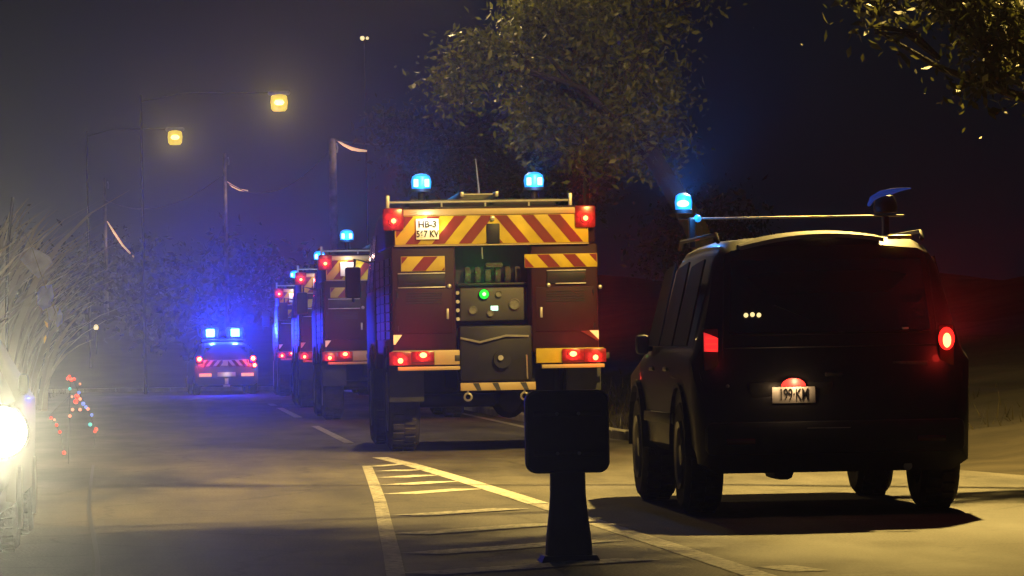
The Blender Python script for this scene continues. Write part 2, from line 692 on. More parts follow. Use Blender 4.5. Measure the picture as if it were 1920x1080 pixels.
marking('edge_marking', [(712, 858), (775, 873), (860, 898), (960, 929), (1010, 945)], 0.17, M['paint'])
marking('edge_marking', [(1012, 946), (1060, 962), (1240, 1020), (1460, 1092)], 0.16, M['paint_worn'])
marking('edge_marking', [(688, 874), (700, 905), (713, 942)], 0.10, M['paint_worn'])
marking('edge_marking', [(713, 943), (722, 985), (735, 1040), (745, 1095)], 0.10, M['paint_worn'])
marking('hatch_marking', [(700, 876), (770, 870)], 0.20, M['paint'], 0.008)
for a, c in (((731, 884), (772, 881)), ((735, 896), (805, 891)), ((740, 910), (835, 903)), ((746, 927), (880, 917))):
    marking('hatch_marking', [a, c], 0.34, M['paint'])
for a, c in (((768, 968), (960, 955)), ((768, 1003), (1030, 984)), ((790, 1040), (1130, 1015)), ((790, 1078), (1200, 1050))):
    marking('hatch_marking', [a, c], 0.34, M['paint_worn'], 0.008)
marking('centre_marking', [(590, 799), (655, 831)], 0.12, M['paint_worn'])
marking('centre_marking', [(524, 765), (560, 783)], 0.14, M['paint'])
marking('centre_marking', [(2.0, 92), (2.0, 96)], 0.14, M['paint_worn'], world=True)
marking('arrow_marking', [(1452, 1062), (1520, 1072)], 0.22, M['paint_worn'])
marking('edge_marking', [(5.05, 54), (5.05, 60), (5.05, 108)], 0.12, M['paint_worn'], world=True)
marking('dark_line', [(-0.95, 46), (-0.85, 40), (-0.72, 33), (-0.5, 25), (-0.4, 20)], 0.03, M['line_black'], world=True)  # thin dark line along the left lane


# ------------------------------------------------------------------ foliage
def leaves_mesh(name, blobs, n, size, m, seed, parent=None, droop=0.0, flat=0.0, elong=1.8):
    """blobs: (x,y,z,rx,ry,rz,weight); diamond leaves scattered in sub-clumps through the crown volume"""
    rng = np.random.default_rng(seed)
    wts = np.array([b_[6] for b_ in blobs], float)
    wts /= wts.sum()
    # clumps
    nc = max(6, n // 60)
    bi = rng.choice(len(blobs), nc, p=wts)
    B = np.array([b_[:6] for b_ in blobs], float)[bi]
    d = rng.normal(size=(nc, 3))
    d /= np.linalg.norm(d, axis=1)[:, None]
    rad = rng.random(nc) ** 0.38
    cc = B[:, :3] + d * rad[:, None] * B[:, 3:6]
    ci = rng.integers(0, nc, n)
    spread = size * (1.9 + 2.3 * rng.random(nc))[ci][:, None]
    c = cc[ci] + rng.normal(size=(n, 3)) * spread * np.array([1, 1, 0.8])
    c[:, 2] -= np.abs(rng.normal(size=n)) * droop
    a = rng.normal(size=(n, 3))
    a[:, 2] = a[:, 2] * (1 - flat) - 0.5 * (droop > 0)
    a /= np.linalg.norm(a, axis=1)[:, None]
    b_ = rng.normal(size=(n, 3))
    b_ -= (a * b_).sum(1)[:, None] * a
    b_ /= np.linalg.norm(b_, axis=1)[:, None]
    sz = size * (0.4 + 1.1 * rng.random(n) ** 1.5)[:, None]
    nn = np.cross(a, b_)
    v = np.empty((n, 4, 3))
    v[:, 0] = c - a * sz * elong * .5
    v[:, 1] = c + b_ * sz * .35 + nn * sz * 0.12
    v[:, 2] = c + a * sz * elong * .5
    v[:, 3] = c - b_ * sz * .35 + nn * sz * 0.12
    me = bpy.data.meshes.new(name)
    me.vertices.add(n * 4)
    me.vertices.foreach_set('co', v.reshape(-1).astype(np.float32))
    me.loops.add(n * 4)
    me.loops.foreach_set('vertex_index', np.arange(n * 4, dtype=np.int32))
    me.polygons.add(n)
    me.polygons.foreach_set('loop_start', np.arange(0, n * 4, 4, dtype=np.int32))
    me.polygons.foreach_set('loop_total', np.full(n, 4, dtype=np.int32))
    me.update(calc_edges=True)
    me.materials.append(m)
    o = bpy.data.objects.new(name, me)
    COL.objects.link(o)
    if parent is not None:
        o.parent = parent
    return o


def tree(label, base, blobs, n, size, m, seed, group='roadside trees', trunk_r=0.18, droop=0.0, cat='tree', limbs=True):
    bx, by = base
    bz = terrain_h(bx, by) - 0.05
    root = empty('tree', (bx, by, bz), label, cat, group)
    rb = [(x - bx, y - by, z - bz, rx, ry, rz, wt) for x, y, z, rx, ry, rz, wt in blobs]
    cx = sum(b_[0] for b_ in rb) / len(rb)
    cy = sum(b_[1] for b_ in rb) / len(rb)
    zl = min(b_[2] for b_ in rb)
    zm = sum(b_[2] for b_ in rb) / len(rb)
    t = MB()
    rnd = random.Random(seed)
    lead = [Vector((0, 0, 0)), Vector((.08, .05, zl * .35)), Vector((cx * .18 - .1, cy * .2, zl * .7)), Vector((cx * .5, cy * .5, zl * .95)), Vector((cx * .8, cy * .8, (zl + zm) / 2)), Vector((cx, cy, zm))]
    t.tube(lead, 0, M['bark'], 9, rs=[trunk_r * 1.4, trunk_r, trunk_r * .85, trunk_r * .65, trunk_r * .45, trunk_r * .25])
    t.build('trunk', root)
    lb = MB()
    for b_ in rb:
        e = Vector(b_[:3])
        st_ = lead[rnd.choice((3, 4, 5))]
        mid = st_.lerp(e, 0.45) + Vector((rnd.uniform(-.3, .3), rnd.uniform(-.3, .3), rnd.uniform(-.3, .4)))
        lb.tube([st_, mid, mid.lerp(e, .5) + Vector((rnd.uniform(-.2, .2), 0, rnd.uniform(-.2, .2))), e], 0, M['bark'], 6, rs=[trunk_r * .3, trunk_r * .2, trunk_r * .13, trunk_r * .05])
        for k in range(5):
            q = e + Vector((rnd.uniform(-1, 1) * b_[3], rnd.uniform(-1, 1) * b_[4], rnd.uniform(-1, 1) * b_[5])) * .85
            lb.tube([mid.lerp(e, .6), mid.lerp(q, .8) + Vector((rnd.uniform(-.1, .1), 0, .1)), q], 0, M['bark'], 5, rs=[trunk_r * .12, trunk_r * .07, trunk_r * .03])
    lb.build('limb', root)
    leaves_mesh('crown', rb, n, size, m, seed, root, droop)
    return root


def blob(u, v, Y, rpx, ry=None, wt=None, asp=1.0):
    # a clump of foliage round the point seen at pixel u, v at distance Y
    p = at(u, v, Y)
    s = FPX / Y
    r = rpx / s
    return (p.x, p.y, p.z, r, ry or r * 1.1, r * asp, wt or r * r)


# tree above the nearest engine: lit olive crown
tree('olive green tree overhanging the nearest fire engine, cut by the top of the photo', (7.9, 61),
     [blob(905, 110, 58, 46), blob(862, 165, 58, 34), blob(935, 92, 58, 26), blob(1000, 30, 60, 55), blob(1075, 60, 60, 70), blob(1020, 150, 60, 55), blob(1090, 170, 60, 75),
      blob(1120, 250, 60, 70), blob(1190, 60, 61, 70, wt=.12), blob(1215, 170, 61, 70, wt=.1), blob(1230, 270, 61, 55, wt=.08), blob(1010, 230, 60, 45), blob(1120, -40, 61, 90), blob(1280, -30, 61, 90, wt=.1)],
     30000, 0.062, M['leafA'], 3, trunk_r=0.2)
tree('brownish bushy tree standing low behind the roof beacons of the nearest fire engine', (7.3, 84),
     [blob(725, 240, 82, 26), blob(775, 255, 82, 40), blob(840, 285, 82, 55), blob(900, 250, 82, 45), blob(930, 320, 82, 50), blob(1010, 300, 84, 60), blob(790, 320, 82, 40), blob(1090, 330, 84, 60)],
     12000, 0.08, M['leafB'], 5, trunk_r=0.17)
tree('leafy branches of a tree hanging into the top right corner above the dark off-road car, plus added unseen clumps that shade the road', (10.2, 37),
     [blob(1800, -20, 35, 80), blob(1880, 20, 35, 50), blob(1860, 110, 35, 34), blob(1905, 105, 35, 34), blob(1800, 60, 35, 14), blob(1675, 10, 35, 42), blob(1640, 55, 35, 10), blob(1850, 140, 35, 14), blob(1960, 40, 36, 80),
      (4.4, 33.6, 5.4, 1.0, 1.7, .35, 0.8), (3.5, 35.4, 5.7, .8, 1.0, .3, 0.35), (3.95, 38.6, 5.7, .65, 2.1, .3, 0.5)],  # these clumps are unseen, added to shade the near road
     21000, 0.06, M['leafE'], 9, trunk_r=0.2)
tree('dark round tree behind the left beacon of the off-road car', (11.3, 92),
     [(11.3, 92, 3.9, 1.0, 1.2, .8, 3), (12.1, 93, 3.3, .9, 1.0, .7, 1.5), (10.6, 91, 3.1, .8, 1.0, .6, 1.2)], 3500, 0.09, M['leafC'], 14)

# leaves cluster growing at left: tall dry reeds lit by the added lamp out of view at left
rng = random.Random(4)


def reed_clump(x, y, n, h, label, seed, lean=0.0):
    rnd = random.Random(seed)
    z = terrain_h(x, y) - 0.03
    root = empty('reed_clump', (x, y, z), label, 'reeds', 'reed clumps on the left verge')
    bl = MB()
    t = bmesh.new()
    for i in range(n):
        bx, by = rnd.gauss(0, .35), rnd.gauss(0, .35)
        hh = h * rnd.uniform(.55, 1.05)
        a = rnd.uniform(0, 2 * PI)
        out = rnd.uniform(.1, .45) * hh
        dx, dy = math.cos(a) * out + lean * hh, math.sin(a) * out
        wd = rnd.choice((.012, .02, .03, .05, .075)) * rnd.uniform(.8, 1.1)
        prev = None
        for k in range(7):
            q = k / 6
            c = Vector((bx + dx * q * q, by + dy * q * q, hh * (q - .22 * q ** 3)))
            ww = wd * (1 - q ** 3) + .002
            s_ = Vector((-math.sin(a), math.cos(a), 0)) * ww
            cur = (t.verts.new(c + s_), t.verts.new(c - s_))
            if prev:
                t.faces.new((prev[0], prev[1], cur[1], cur[0]))
            prev = cur
    bl._merge(t, M['reed'])
    o = bl.build('reed_blades', root)
    o['kind'] = 'stuff'
    return root


reed_clump(-4.1, 84, 130, 5.4, 'tallest clump of pale dry reeds above the glaring head lamp', 1, .28)
reed_clump(-3.8, 92, 100, 4.8, 'pale reed clump leaning right, behind the blue lens ghost patches', 2, .38)
reed_clump(-4.0, 101, 70, 3.4, 'low reed clump nearest the bend on the left verge', 3, .3)
reed_clump(-4.4, 74, 100, 4.4, 'reed clump partly cut off by the left edge of the photo', 6, .2)

# far wood beyond the bend
bl = []
rnd = random.Random(8)
for i in range(76):
    x = -60 + (i % 38) * 1.8 + rnd.uniform(-1, 1)
    y = (196 if i < 38 else 158) + rnd.uniform(-10, 14)
    z = terrain_h(x, y) + rnd.uniform(.4, 1.6)
    bl.append((x, y, z, 2.2, 2.2, rnd.uniform(1.2, 2.2), 1))
M['leafD'] = leaf_mat('night_wood_leaves', (.003, .004, .003), (.009, .010, .007))
wood = leaves_mesh('distant_wood', bl, 34000, 0.20, M['leafD'], 21)
tag(wood, kind='stuff')

# grass on the verges
rnd = random.Random(2)
t = bmesh.new()
for i in range(9000):
    side = rnd.random()
    y = 16 + 120 * rnd.random() ** 1.2
    if side < .75:
        x = edge_x(RIGHT_EDGE, min(y, 120)) + .25 + abs(rnd.gauss(0, 1.8))
    else:
        x = -3.5 - abs(rnd.gauss(0, 1.2))
    if side < .75 and y < 46:
        continue
    z = terrain_h(x, y)
    a = rnd.uniform(0, PI)
    h = rnd.uniform(.08, .3)
    wd = .012
    s_ = Vector((math.cos(a) * wd, math.sin(a) * wd, 0))
    c = Vector((x, y, z - .02))
    tip = c + Vector((rnd.gauss(0, .07), rnd.gauss(0, .07), h))
    t.faces.new((t.verts.new(c - s_), t.verts.new(c + s_), t.verts.new(tip)))
gb = MB()
gb._merge(t, M['grass'])
tag(gb.build('verge_grass', smooth=False), kind='stuff')

# ------------------------------------------------------------------ street lamps, poles, wires
def street_lamp(head, side, label, watts, pole_dx=2.2, aim=(0, 0, -1), cone=176, col=(1.0, .68, .25)):
    hx, hy, hz = head
    px = hx + side * pole_dx
    z0 = terrain_h(px, hy) if (px > 5 or px < -3.4 or hy > 136) else 0.0
    root = empty('street_lamp', (px, hy, z0), label, 'street lamp', 'street lamps')
    H = hz - z0
    MB().tube([(0, 0, 0), (0, 0, H * .5), (0, 0, H + .1)], 0, M['blackpaint'], 10, rs=[.05, .04, .03]).build('pole', root)
    MB().tube([(0, 0, H - .1), (-side * pole_dx * .3, 0, H + .14), (-side * (pole_dx - .3), 0, H + .12)], .018, M['blackpaint'], 8).build('arm', root)
    h = MB()
    h.box(-.32, .32, -.14, .14, -.02, .1, M['steel'], bev=.05)
    hd = h.build('lamp_head', root)
    hd.location = (-side * pole_dx, 0, H + .06)
    ln = MB()
    ln.lathe([(.001, -.24), (.15, -.23), (.2, -.17), (.215, 0), (.2, .14), (.13, .2), (.001, .21)], M['sodium'], n=20)
    co = MB()
    co.lathe([(.001, -.09), (.13, -.07), (.19, 0), (.13, .07), (.001, .09)], M['sodium_core'], n=16)
    lo = ln.build('lens', hd)
    lo.location = (0, 0, -.02)
    lo.scale = (1.15, .9, 1.15)
    lo.location = (0, 0, -.22)
    cob = co.build('bulb', hd)
    cob.location = (0, -.16, -.24)
    cob.scale = (.8, .5, 1)
    lamp('lamp_light', 'SPOT', (0, 0, -.62), watts, col, hd, radius=.12, aim=aim, cone=cone, blend=.35)
    if hy > 100:
        lamp('lamp_glow', 'SPOT', (0, -.3, -.3), 1600, (1.0, .75, .2), hd, radius=.06, aim=CAMP - Vector(head), cone=12, blend=.8)
    return root


street_lamp((6.6, 38.2, 8.4), 1, 'street lamp outside the right of the photo that lights the yellow road patch', 20000, 3.6, aim=(0, .22, -1), col=(1.0, .67, .17))
p = at(523, 181, 124)
street_lamp((p.x, p.y, p.z), -1, 'glowing yellow street lamp, the higher and right of the two in the left sky', 100, 4.0)
street_lamp((3.3, 61.5, 8.2), 1, 'street lamp whose pole is buried in the olive green tree', 1500, 2.6, aim=(0, -.1, -1))
street_lamp((-5.2, 76.0, 8.6), -1, 'street lamp added out of view at left to light the reeds', 600, 1.6)  # added unseen lamp, brightens the reeds and the left lane
p = at(328, 248, 146)
street_lamp((p.x, p.y, p.z), -1, 'glowing yellow street lamp, the lower and left of the two in the left sky', 100, 3.0)

poles = []
emat('cable_glow', (1.0, 0.60, 0.32), 1.0)
for (u, v, Y, lab) in ((623, 254, 137, 'pale wooden cable pole left of the tree, the thickest and rightmost of the three'),
                       (421, 282, 160, 'thin cable pole standing between the two yellow street lamps'),
                       (196, 330, 188, 'faint cable pole farthest left, with a self-glowing cable end drooping to the right')):
    p = at(u, v, Y)
    z0 = terrain_h(p.x, p.y)
    root = empty('cable_pole', (p.x, p.y, z0 - .1), lab, 'pole', 'wooden cable poles')
    H = p.z - z0
    MB().tube([(0, 0, 0), (0, 0, H * .5), (0, 0, H)], 0, M['wood'], 12, rs=[.17, .14, .12] if u == 623 else [.10, .08, .06]).build('shaft', root)
    MB().box(-.5, .5, -.18, -.1, H - 1.0, H - .9, M['wood']).build('crossarm', root) if False else None
    MB().tube([(.13, 0, H - .15), (.16, -.05, H - .3), (.14, 0, H - .45)], .03, M['steel'], 6).build('bracket', root)
    tu = MB()
    arc = dict(((623, [(632, 263), (645, 272), (660, 279), (674, 282), (688, 283)]), (421, [(426, 341), (436, 349), (450, 356), (465, 358)]), (196, [(201, 415), (214, 436), (230, 460), (251, 482)])))[u]
    P_ = [at(a_, c_, Y) - Vector((p.x, p.y, z0 - .1)) for a_, c_ in arc]
    tu.tube(P_, 0, M['cable_glow'], 8, rs=[.02, .045, .06, .05, .03][:len(P_)] if len(P_) == 5 else [.02, .05, .045, .03])
    tu.build('glowing_cable_end', root)  # lamplight on the cable end given as its own glow
    lamp('added_pole_light', 'POINT', P_[1] + Vector((0, -.5, -.3)), 16, (1, .7, .5), root, .1)  # added light that brightens the pole shaft
    poles.append(Vector((p.x, p.y, p.z - .25)))


def cable(a, b_, sag, lab, r=.03, cut=1.0):
    ptsl = []
    N = 26
    for i in range(int(N * cut) + 1):
        q = i / N
        p = a.lerp(b_, q)
        p.z -= sag * 4 * q * (1 - q)
        ptsl.append(p)
    mb = MB()
    mb.tube(ptsl, r, M['wire'], 6)
    o = mb.build('overhead_cable')
    tag(o, lab, 'cable', 'overhead cables')


M['wire'] = mat('cable_sheath', (0.12, 0.11, 0.10), 0.5, var=.2)
cable(poles[0] + Vector((.1, 0, .1)), Vector((10.5, 96, 8.4)), 1.0, 'pale cable running right from the thick wooden pole into the tree')
cable(poles[1] - Vector((0, 0, .9)), poles[0] - Vector((0, 0, .1)), .9, 'cable running between the thin pole and the thick wooden pole', r=.02)
cable(poles[1] - Vector((0, 0, .6)), poles[2] - Vector((0, 0, .8)), .8, 'thin cable running left from the middle pole to the faint one', r=.02)
# twin lamp mast and small far lamp
p = at(683, 68, 205)
z0 = terrain_h(p.x, p.y)
root = empty('floodlight_mast', (p.x, p.y, z0 - .1), 'distant mast with two tiny white lamps high in the sky', 'mast')
H = p.z - z0
MB().tube([(0, 0, 0), (0, 0, H + .1)], 0, M['blackpaint'], 8, rs=[.06, .03]).build('mast_pole', root)
for dx, r in ((-.1, .11), (.14, .075)):
    mb = MB()
    mb.lathe([(0.001, -.02), (r * .7, -.012), (r, 0.02), (r * .8, .1), (.001, .12)], M['tiny_warm'], mx=Matrix.Translation((dx, -.12, H)) @ Matrix.Rotation(-PI / 2, 4, 'X'), n=12)
    mb.build('lamp_head', root)
p = at(180, 614, 150)
z0 = terrain_h(p.x, p.y)
root = empty('garden_lamp', (p.x, p.y, z0), 'tiny warm garden lamp on a short post far away at the left', 'lamp')
H = p.z - z0
MB().tube([(0, 0, -.1), (0, 0, H - .08)], .03, M['dark'], 8).build('post', root)
MB().lathe([(.001, -.09), (.07, -.06), (.08, .02), (.05, .08), (.001, .1)], M['tiny_warm'], mx=Matrix.Translation((0, 0, H)), n=12).build('globe', root)


# ------------------------------------------------------------------ vehicle helpers
def wheel(parent, x, y, r, wd, side, name='wheel'):
    """tyre with tread blocks and a rim; side = +1 right, -1 left"""
    t = MB()
    hw = wd / 2
    prof = [(r * .58, -hw * .85), (r * .72, -hw * .98), (r * .9, -hw), (r * .975, -hw * .82), (r, -hw * .6), (r, hw * .6), (r * .975, hw * .82), (r * .9, hw), (r * .72, hw * .98), (r * .58, hw * .85)]
    mx = Matrix.Translation((0, 0, 0)) @ Matrix.Rotation(PI / 2, 4, 'Y')
    t.lathe(prof, M['tyre'], mx=mx, n=36)
    for k in range(30):
        for s in (-1, 1):
            a = 2 * PI * (k + (0.5 if s > 0 else 0)) / 30
            mb = Matrix.Rotation(a, 4, 'X') @ Matrix.Translation((s * hw * .38, 0, r + .004))
            t.box(-hw * .33, hw * .33, -r * .06, r * .06, -.012, .012, M['tyre'], mx=mb)
    o = t.build(name, parent)
    o.location = (x, y, r + .01)
    rm = MB()
    sx = side
    rm.lathe([(0.001, .03), (r * .18, .035), (r * .2, -.01), (r * .42, -.03), (r * .5, .04), (r * .6, .05), (r * .6, -.1), (.001, -.12)], M['rim'], mx=Matrix.Translation((sx * hw * .7, 0, 0)) @ Matrix.Rotation(sx * PI / 2, 4, 'Y'), n=24)
    rm.build('rim', o)
    return o


def dome_lens(name, parent, loc, r, glow, core, rx=1.0, rz=1.0, depth=.035, core_r=.4):
    """round lamp facing the camera (-y): lens with a bright bulb"""
    mb = MB()
    mx = Matrix.Rotation(PI / 2, 4, 'X')
    mb.lathe([(r * 1.12, -.03), (r * 1.12, .004), (r, .012)], M['plastic'], mx=mx, n=20)
    mb.lathe([(r, 0.0), (r * .8, depth * .6), (r * .45, depth * .9), (.001, depth)], M[glow], mx=mx, n=20)
    o = mb.build(name, parent)
    o.location = loc
    o.scale = (rx, 1, rz)
    c = MB()
    c.lathe([(r * core_r, depth * .75), (r * core_r * .8, depth * 1.12), (.001, depth * 1.3)], M[core], mx=mx, n=16)
    c.build('bulb', o)
    return o


# ------------------------------------------------------------------ fire engine
RED_C = (1.0, .03, .02)


def clip_poly(P, x0, x1, z0, z1):
    def cl(P, f, inter):
        out = []
        for i in range(len(P)):
            a, b_ = P[i - 1], P[i]
            fa, fb = f(a), f(b_)
            if fa >= 0 and fb >= 0:
                out.append(b_)
            elif fa >= 0 > fb:
                out.append(inter(a, b_, fa, fb))
            elif fb >= 0 > fa:
                out.append(inter(a, b_, fa, fb))
                out.append(b_)
        return out
    it = lambda a, b_, fa, fb: (a[0] + (b_[0] - a[0]) * fa / (fa - fb), a[1] + (b_[1] - a[1]) * fa / (fa - fb))
    for f in (lambda p: p[0] - x0, lambda p: x1 - p[0], lambda p: p[1] - z0, lambda p: z1 - p[1]):
        if not P:
            return P
        P = cl(P, f, it)
    return P


def chevrons(mb, x0, x1, z0, z1, y, direction, pitch_, wd, shear, start, m):
    """slanting stripes clipped to a rectangle, standing 3 mm proud of the board"""
    h = z1 - z0
    k = -12
    while k < 14:
        xb = start + k * pitch_
        P = [(xb, z0), (xb + wd, z0), (xb + wd + direction * shear, z1), (xb + direction * shear, z1)]
        P = clip_poly(P, x0, x1, z0, z1)
        if len(P) >= 3:
            ok = max(p_[0] for p_ in P) - min(p_[0] for p_ in P) > .01
            if ok:
                q = MB()
                q.poly([(p_[0], y, p_[1]) for p_ in P], m, depth=(0, .002, 0))
                mb.stripes.append(q)
        k += 1


def build_stripes(mb, parent):
    mb.bm.free()
    for q in mb.stripes:
        q.build('stripe', parent, smooth=False)


def make_engine(loc, label):
    T = empty('fire_engine', loc, label, 'fire engine', 'convoy of fire engines')
    # body blocks: side lockers, roof header and recessed pump bay
    b_ = MB()
    b_.box(-1.19, -.46, 0.0, 3.7, 1.12, 2.36, M['red'], .03)
    b_.box(.40, 1.17, 0.0, 3.7, 1.12, 2.36, M['red'], .03)
    b_.box(-1.17, 1.15, 0.03, 3.7, 2.362, 2.80, M['red'], .03)
    b_.box(-.458, .398, .45, 3.6, 1.0, 2.36, M['dark'])
    b_.build('body', T)
    # chassis, tank under body, axle
    c = MB()
    c.box(-.45, -.33, .2, 6.2, .72, .98, M['dark'])
    c.box(.33, .45, .2, 6.2, .72, .98, M['dark'])
    c.box(-1.0, 1.0, 2.4, 3.5, .62, 1.1, M['dark'], .05)
    c.box(-.33, .33, .3, .42, .74, .92, M['dark'])
    c.build('chassis', T)
    ax = MB()
    ax.cyl((-.95, 1.25, .58), (.95, 1.25, .58), .08, M['dark'])
    ax.lathe([(.001, -.2), (.13, -.16), (.2, 0), (.13, .16), (.001, .2)], M['dark'], mx=Matrix.Translation((.22, 1.25, .56)) @ Matrix.Rotation(PI / 2, 4, 'X'), n=16)
    ax.build('axle', T)
    MB().cyl((-.95, 5.0, .58), (.95, 5.0, .58), .08, M['dark']).build('axle', T)
    for sx in (-1, 1):
        wheel(T, sx * 1.03, 1.25, .57, .36, sx)
        wheel(T, sx * 1.05, 5.0, .57, .36, sx)
        for (yy, hh) in ((1.25, 0), (5.0, 0)):
            g = MB()
            arc = [(yy + .72 * math.cos(a), .6 + .66 * math.sin(a)) for a in [PI * k / 10 for k in range(11)]]
            for (ya, za), (yb, zb) in zip(arc, arc[1:]):
                g.poly([(sx * .82, ya, za), (sx * 1.22, ya, za), (sx * 1.22, yb, zb), (sx * .82, yb, zb)], M['plastic'], depth=(0, 0, -.02))
            g.build('mudguard', T)
        # rubber flap behind the wheel
        f = MB()
        f.box(sx * 1.02 - .2, sx * 1.02 + .2, .36, .385, .58, 1.1, M['plastic'], .006)
        f.build('mud_flap', T)
    # cab
    cab = MB()

    def rg(y, zt, wt, zb=.95, wb=1.2):
        return [(-wb, y, zb), (-wb, y, 1.85), (-wt, y, zt - .12), (-wt + .14, y, zt), (wt - .14, y, zt), (wt, y, zt - .12), (wb, y, 1.85), (wb, y, zb)]
    cab.loft([rg(3.95, 2.78, 1.1), rg(4.1, 2.86, 1.12), rg(5.8, 2.86, 1.1), rg(6.2, 2.6, 1.06), rg(6.45, 1.9, 1.15)], M['red'])
    cab.build('cab', T)
    for sx in (-1, 1):
        g = MB()
        g.poly([(sx * 1.207, 4.35, 1.9), (sx * 1.207, 5.2, 1.9), (sx * 1.15, 5.2, 2.6), (sx * 1.15, 4.35, 2.6)], M['glass'], depth=(sx * .006, 0, 0))
        g.poly([(sx * 1.207, 5.3, 1.9), (sx * 1.207, 6.15, 1.9), (sx * 1.14, 5.95, 2.6), (sx * 1.15, 5.3, 2.6)], M['glass'], depth=(sx * .006, 0, 0))
        g.build('window', T)
        # mirror
        mi = MB()
        mi.tube([(sx * 1.15, 6.1, 2.3), (sx * 1.35, 6.2, 2.35), (sx * 1.38, 6.2, 1.8)], .018, M['plastic'])
        mi.box(sx * 1.38 - .1, sx * 1.38 + .1, 6.12, 6.2, 1.85, 2.25, M['plastic'], .03)
        mi.build('mirror', T)
        # side shutters of the lockers
        for yy in (.25, 1.5, 2.55):
            sh = MB()
            for k in range(9):
                sh.box(sx * (1.195 if sx < 0 else 1.175) - .012, sx * (1.195 if sx < 0 else 1.175) + .012, yy, yy + .95, 1.3 + k * .105, 1.395 + k * .105, M['dark'], .004, seg=1)
            sh.build('side_shutter', T)
        # front head lamps and their beams
        h = MB()
        h.lathe([(.001, .03), (.08, .02), (.1, 0), (.11, -.05)], M['head_white'], mx=Matrix.Translation((sx * .92, 6.5, .95)) @ Matrix.Rotation(-PI / 2, 4, 'X'), n=16)
        h.build('headlight', T)
        lamp('headlight_beam', 'SPOT', (sx * .92, 6.62, .95), 110, (1, .93, .8), T, .06, aim=(0, 1, -.10), cone=62, blend=.8)
    fb = MB()
    fb.box(-1.2, 1.2, 6.3, 6.48, .62, 1.15, M['cream'], .04)
    fb.build('front_bumper', T)
    ws = MB()
    ws.poly([(-1.0, 6.44, 1.97), (1.0, 6.44, 1.97), (.93, 6.25, 2.55), (-.93, 6.25, 2.55)], M['glass'], depth=(0, .012, .005))
    ws.build('windscreen', T)

    # rear: big chevron board
    cb = MB()
    cb.box(-1.145, 1.065, -.03, .03, 2.37, 2.70, M['yellow'], .006)
    board = cb.build('chevron_board', T)
    st = MB()
    pit = .305
    chevrons(st, -1.13, -.05, 2.378, 2.694, -.034, 1, pit, .145, .26, -.42, M['stripe'])
    chevrons(st, -.01, 1.05, 2.378, 2.694, -.034, -1, pit, .145, .26, .25, M['stripe'])
    build_stripes(st, board)
    MB().box(-.10, .05, -.055, -.032, 2.372, 2.60, M['dark'], .02).build('latch_cover', board)
    MB().lathe([(.001, .03), (.025, .025), (.03, 0)], M['alu'], mx=Matrix.Translation((-.03, -.04, 2.66)) @ Matrix.Rotation(PI / 2, 4, 'X'), n=12).build('lock', board)
    tb = MB()
    tb.box(-1.15, 1.07, -.05, .05, 2.702, 2.775, M['cream'], .012)
    tb.build('top_strip', T)
    ed = MB()
    ed.box(-1.15, 1.07, -.045, .0, 2.352, 2.366, M['cream'], .003)
    ed.build('trim_strip', T)
    # roof rail
    rl = MB()
    rl.tube([(-1.215, .1, 2.78), (-1.215, .1, 2.86), (.87, .1, 2.86), (.87, .1, 2.78)], .016, M['alu'])
    for xx in (-.6, -.1, .4):
        rl.cyl((xx, .1, 2.79), (xx, .1, 2.86), .012, M['alu'])
    rl.build('roof_rail', T)
    for xx in (-1.215, .875):
        MB().box(xx - .02, xx + .02, .07, .13, 2.72, 2.94, M['alu'], .006).build('rail_post', T)
    # roof load: hose tray, ladder
    tr = MB()
    tr.box(-.95, .75, .5, 3.3, 2.802, 2.9, M['dark'], .02)
    tr.build('roof_locker', T)
    ld = MB()
    for xx in (-.35, .05):
        ld.box(xx - .02, xx + .02, .3, 3.7, 2.92, 2.98, M['alu'], .005)
    for k in range(11):
        ld.cyl((-.35, .45 + k * .3, 2.95), (.05, .45 + k * .3, 2.95), .014, M['alu'], n=8)
    ld.build('ladder', T)
    # beacons on a bar
    for sx in (-1, 1):
        bc = MB()
        bc.cyl((0, 0, -.27), (0, 0, -.08), .035, M['dark'])
        bc.lathe([(.001, -.09), (.1, -.085), (.1, -.055), (.085, -.05)], M['plastic'], n=20)
        bc.lathe([(.09, -.05), (.098, .02), (.085, .075), (.05, .1), (.001, .108)], M['cyan_glow'], n=20)
        o = bc.build('beacon', T)
        o.location = (sx * .68 - .0, 2.7, 3.17)
        o.scale = (1.25, 1.25, 1.15)
        for dx in (-.055, .05):
            cc = MB()
            cc.box(dx - .022, dx + .022, -.104, -.09, -.035, .045, M['cyan_core'], .008)
            cc.build('led_panel', o)
        lamp('beacon_light', 'POINT', (0, -.17, .0), 18, (.03, .30, 1.0), o, .04)
        lamp('beacon_beam', 'SPOT', (0, .2, .0), 6000, (.22, .5, 1.0), o, .03, aim=(0, 1, -.05), cone=10, blend=.8)
        lamp('beacon_beam', 'SPOT', (0, -.15, .0), 700, (.03, .25, 1.0), o, .02, aim=(-.07, -1, .08), cone=12, blend=.6)
    an = MB()
    an.tube([(0.0, 2.4, 2.9), (-.01, 2.4, 3.1), (-.04, 2.4, 3.45)], 0, M['steel'], 6, rs=[.018, .012, .005])
    an.build('antenna', T)
    # upper red marker lamps
    for xx, zz in ((-1.16, 2.665), (1.03, 2.665)):
        hs = MB()
        hs.box(-.12, .12, -.05, .04, -.13, .13, M['red_halo'], .03)  # housing glow stands in for the red halo
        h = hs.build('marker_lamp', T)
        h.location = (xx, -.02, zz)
        dome_lens('lens', h, (0, -.055, -.02), .052, 'red_glow', 'red_core', core_r=.55)
        lamp('marker_light', 'POINT', (0, -.16, -.02), 4, RED_C, h, .04)
        lamp('marker_beam', 'SPOT', (0, -.13, -.02), 550, RED_C, h, .02, aim=(-.08, -1, .09), cone=11, blend=.8)
    # plate
    pl = MB()
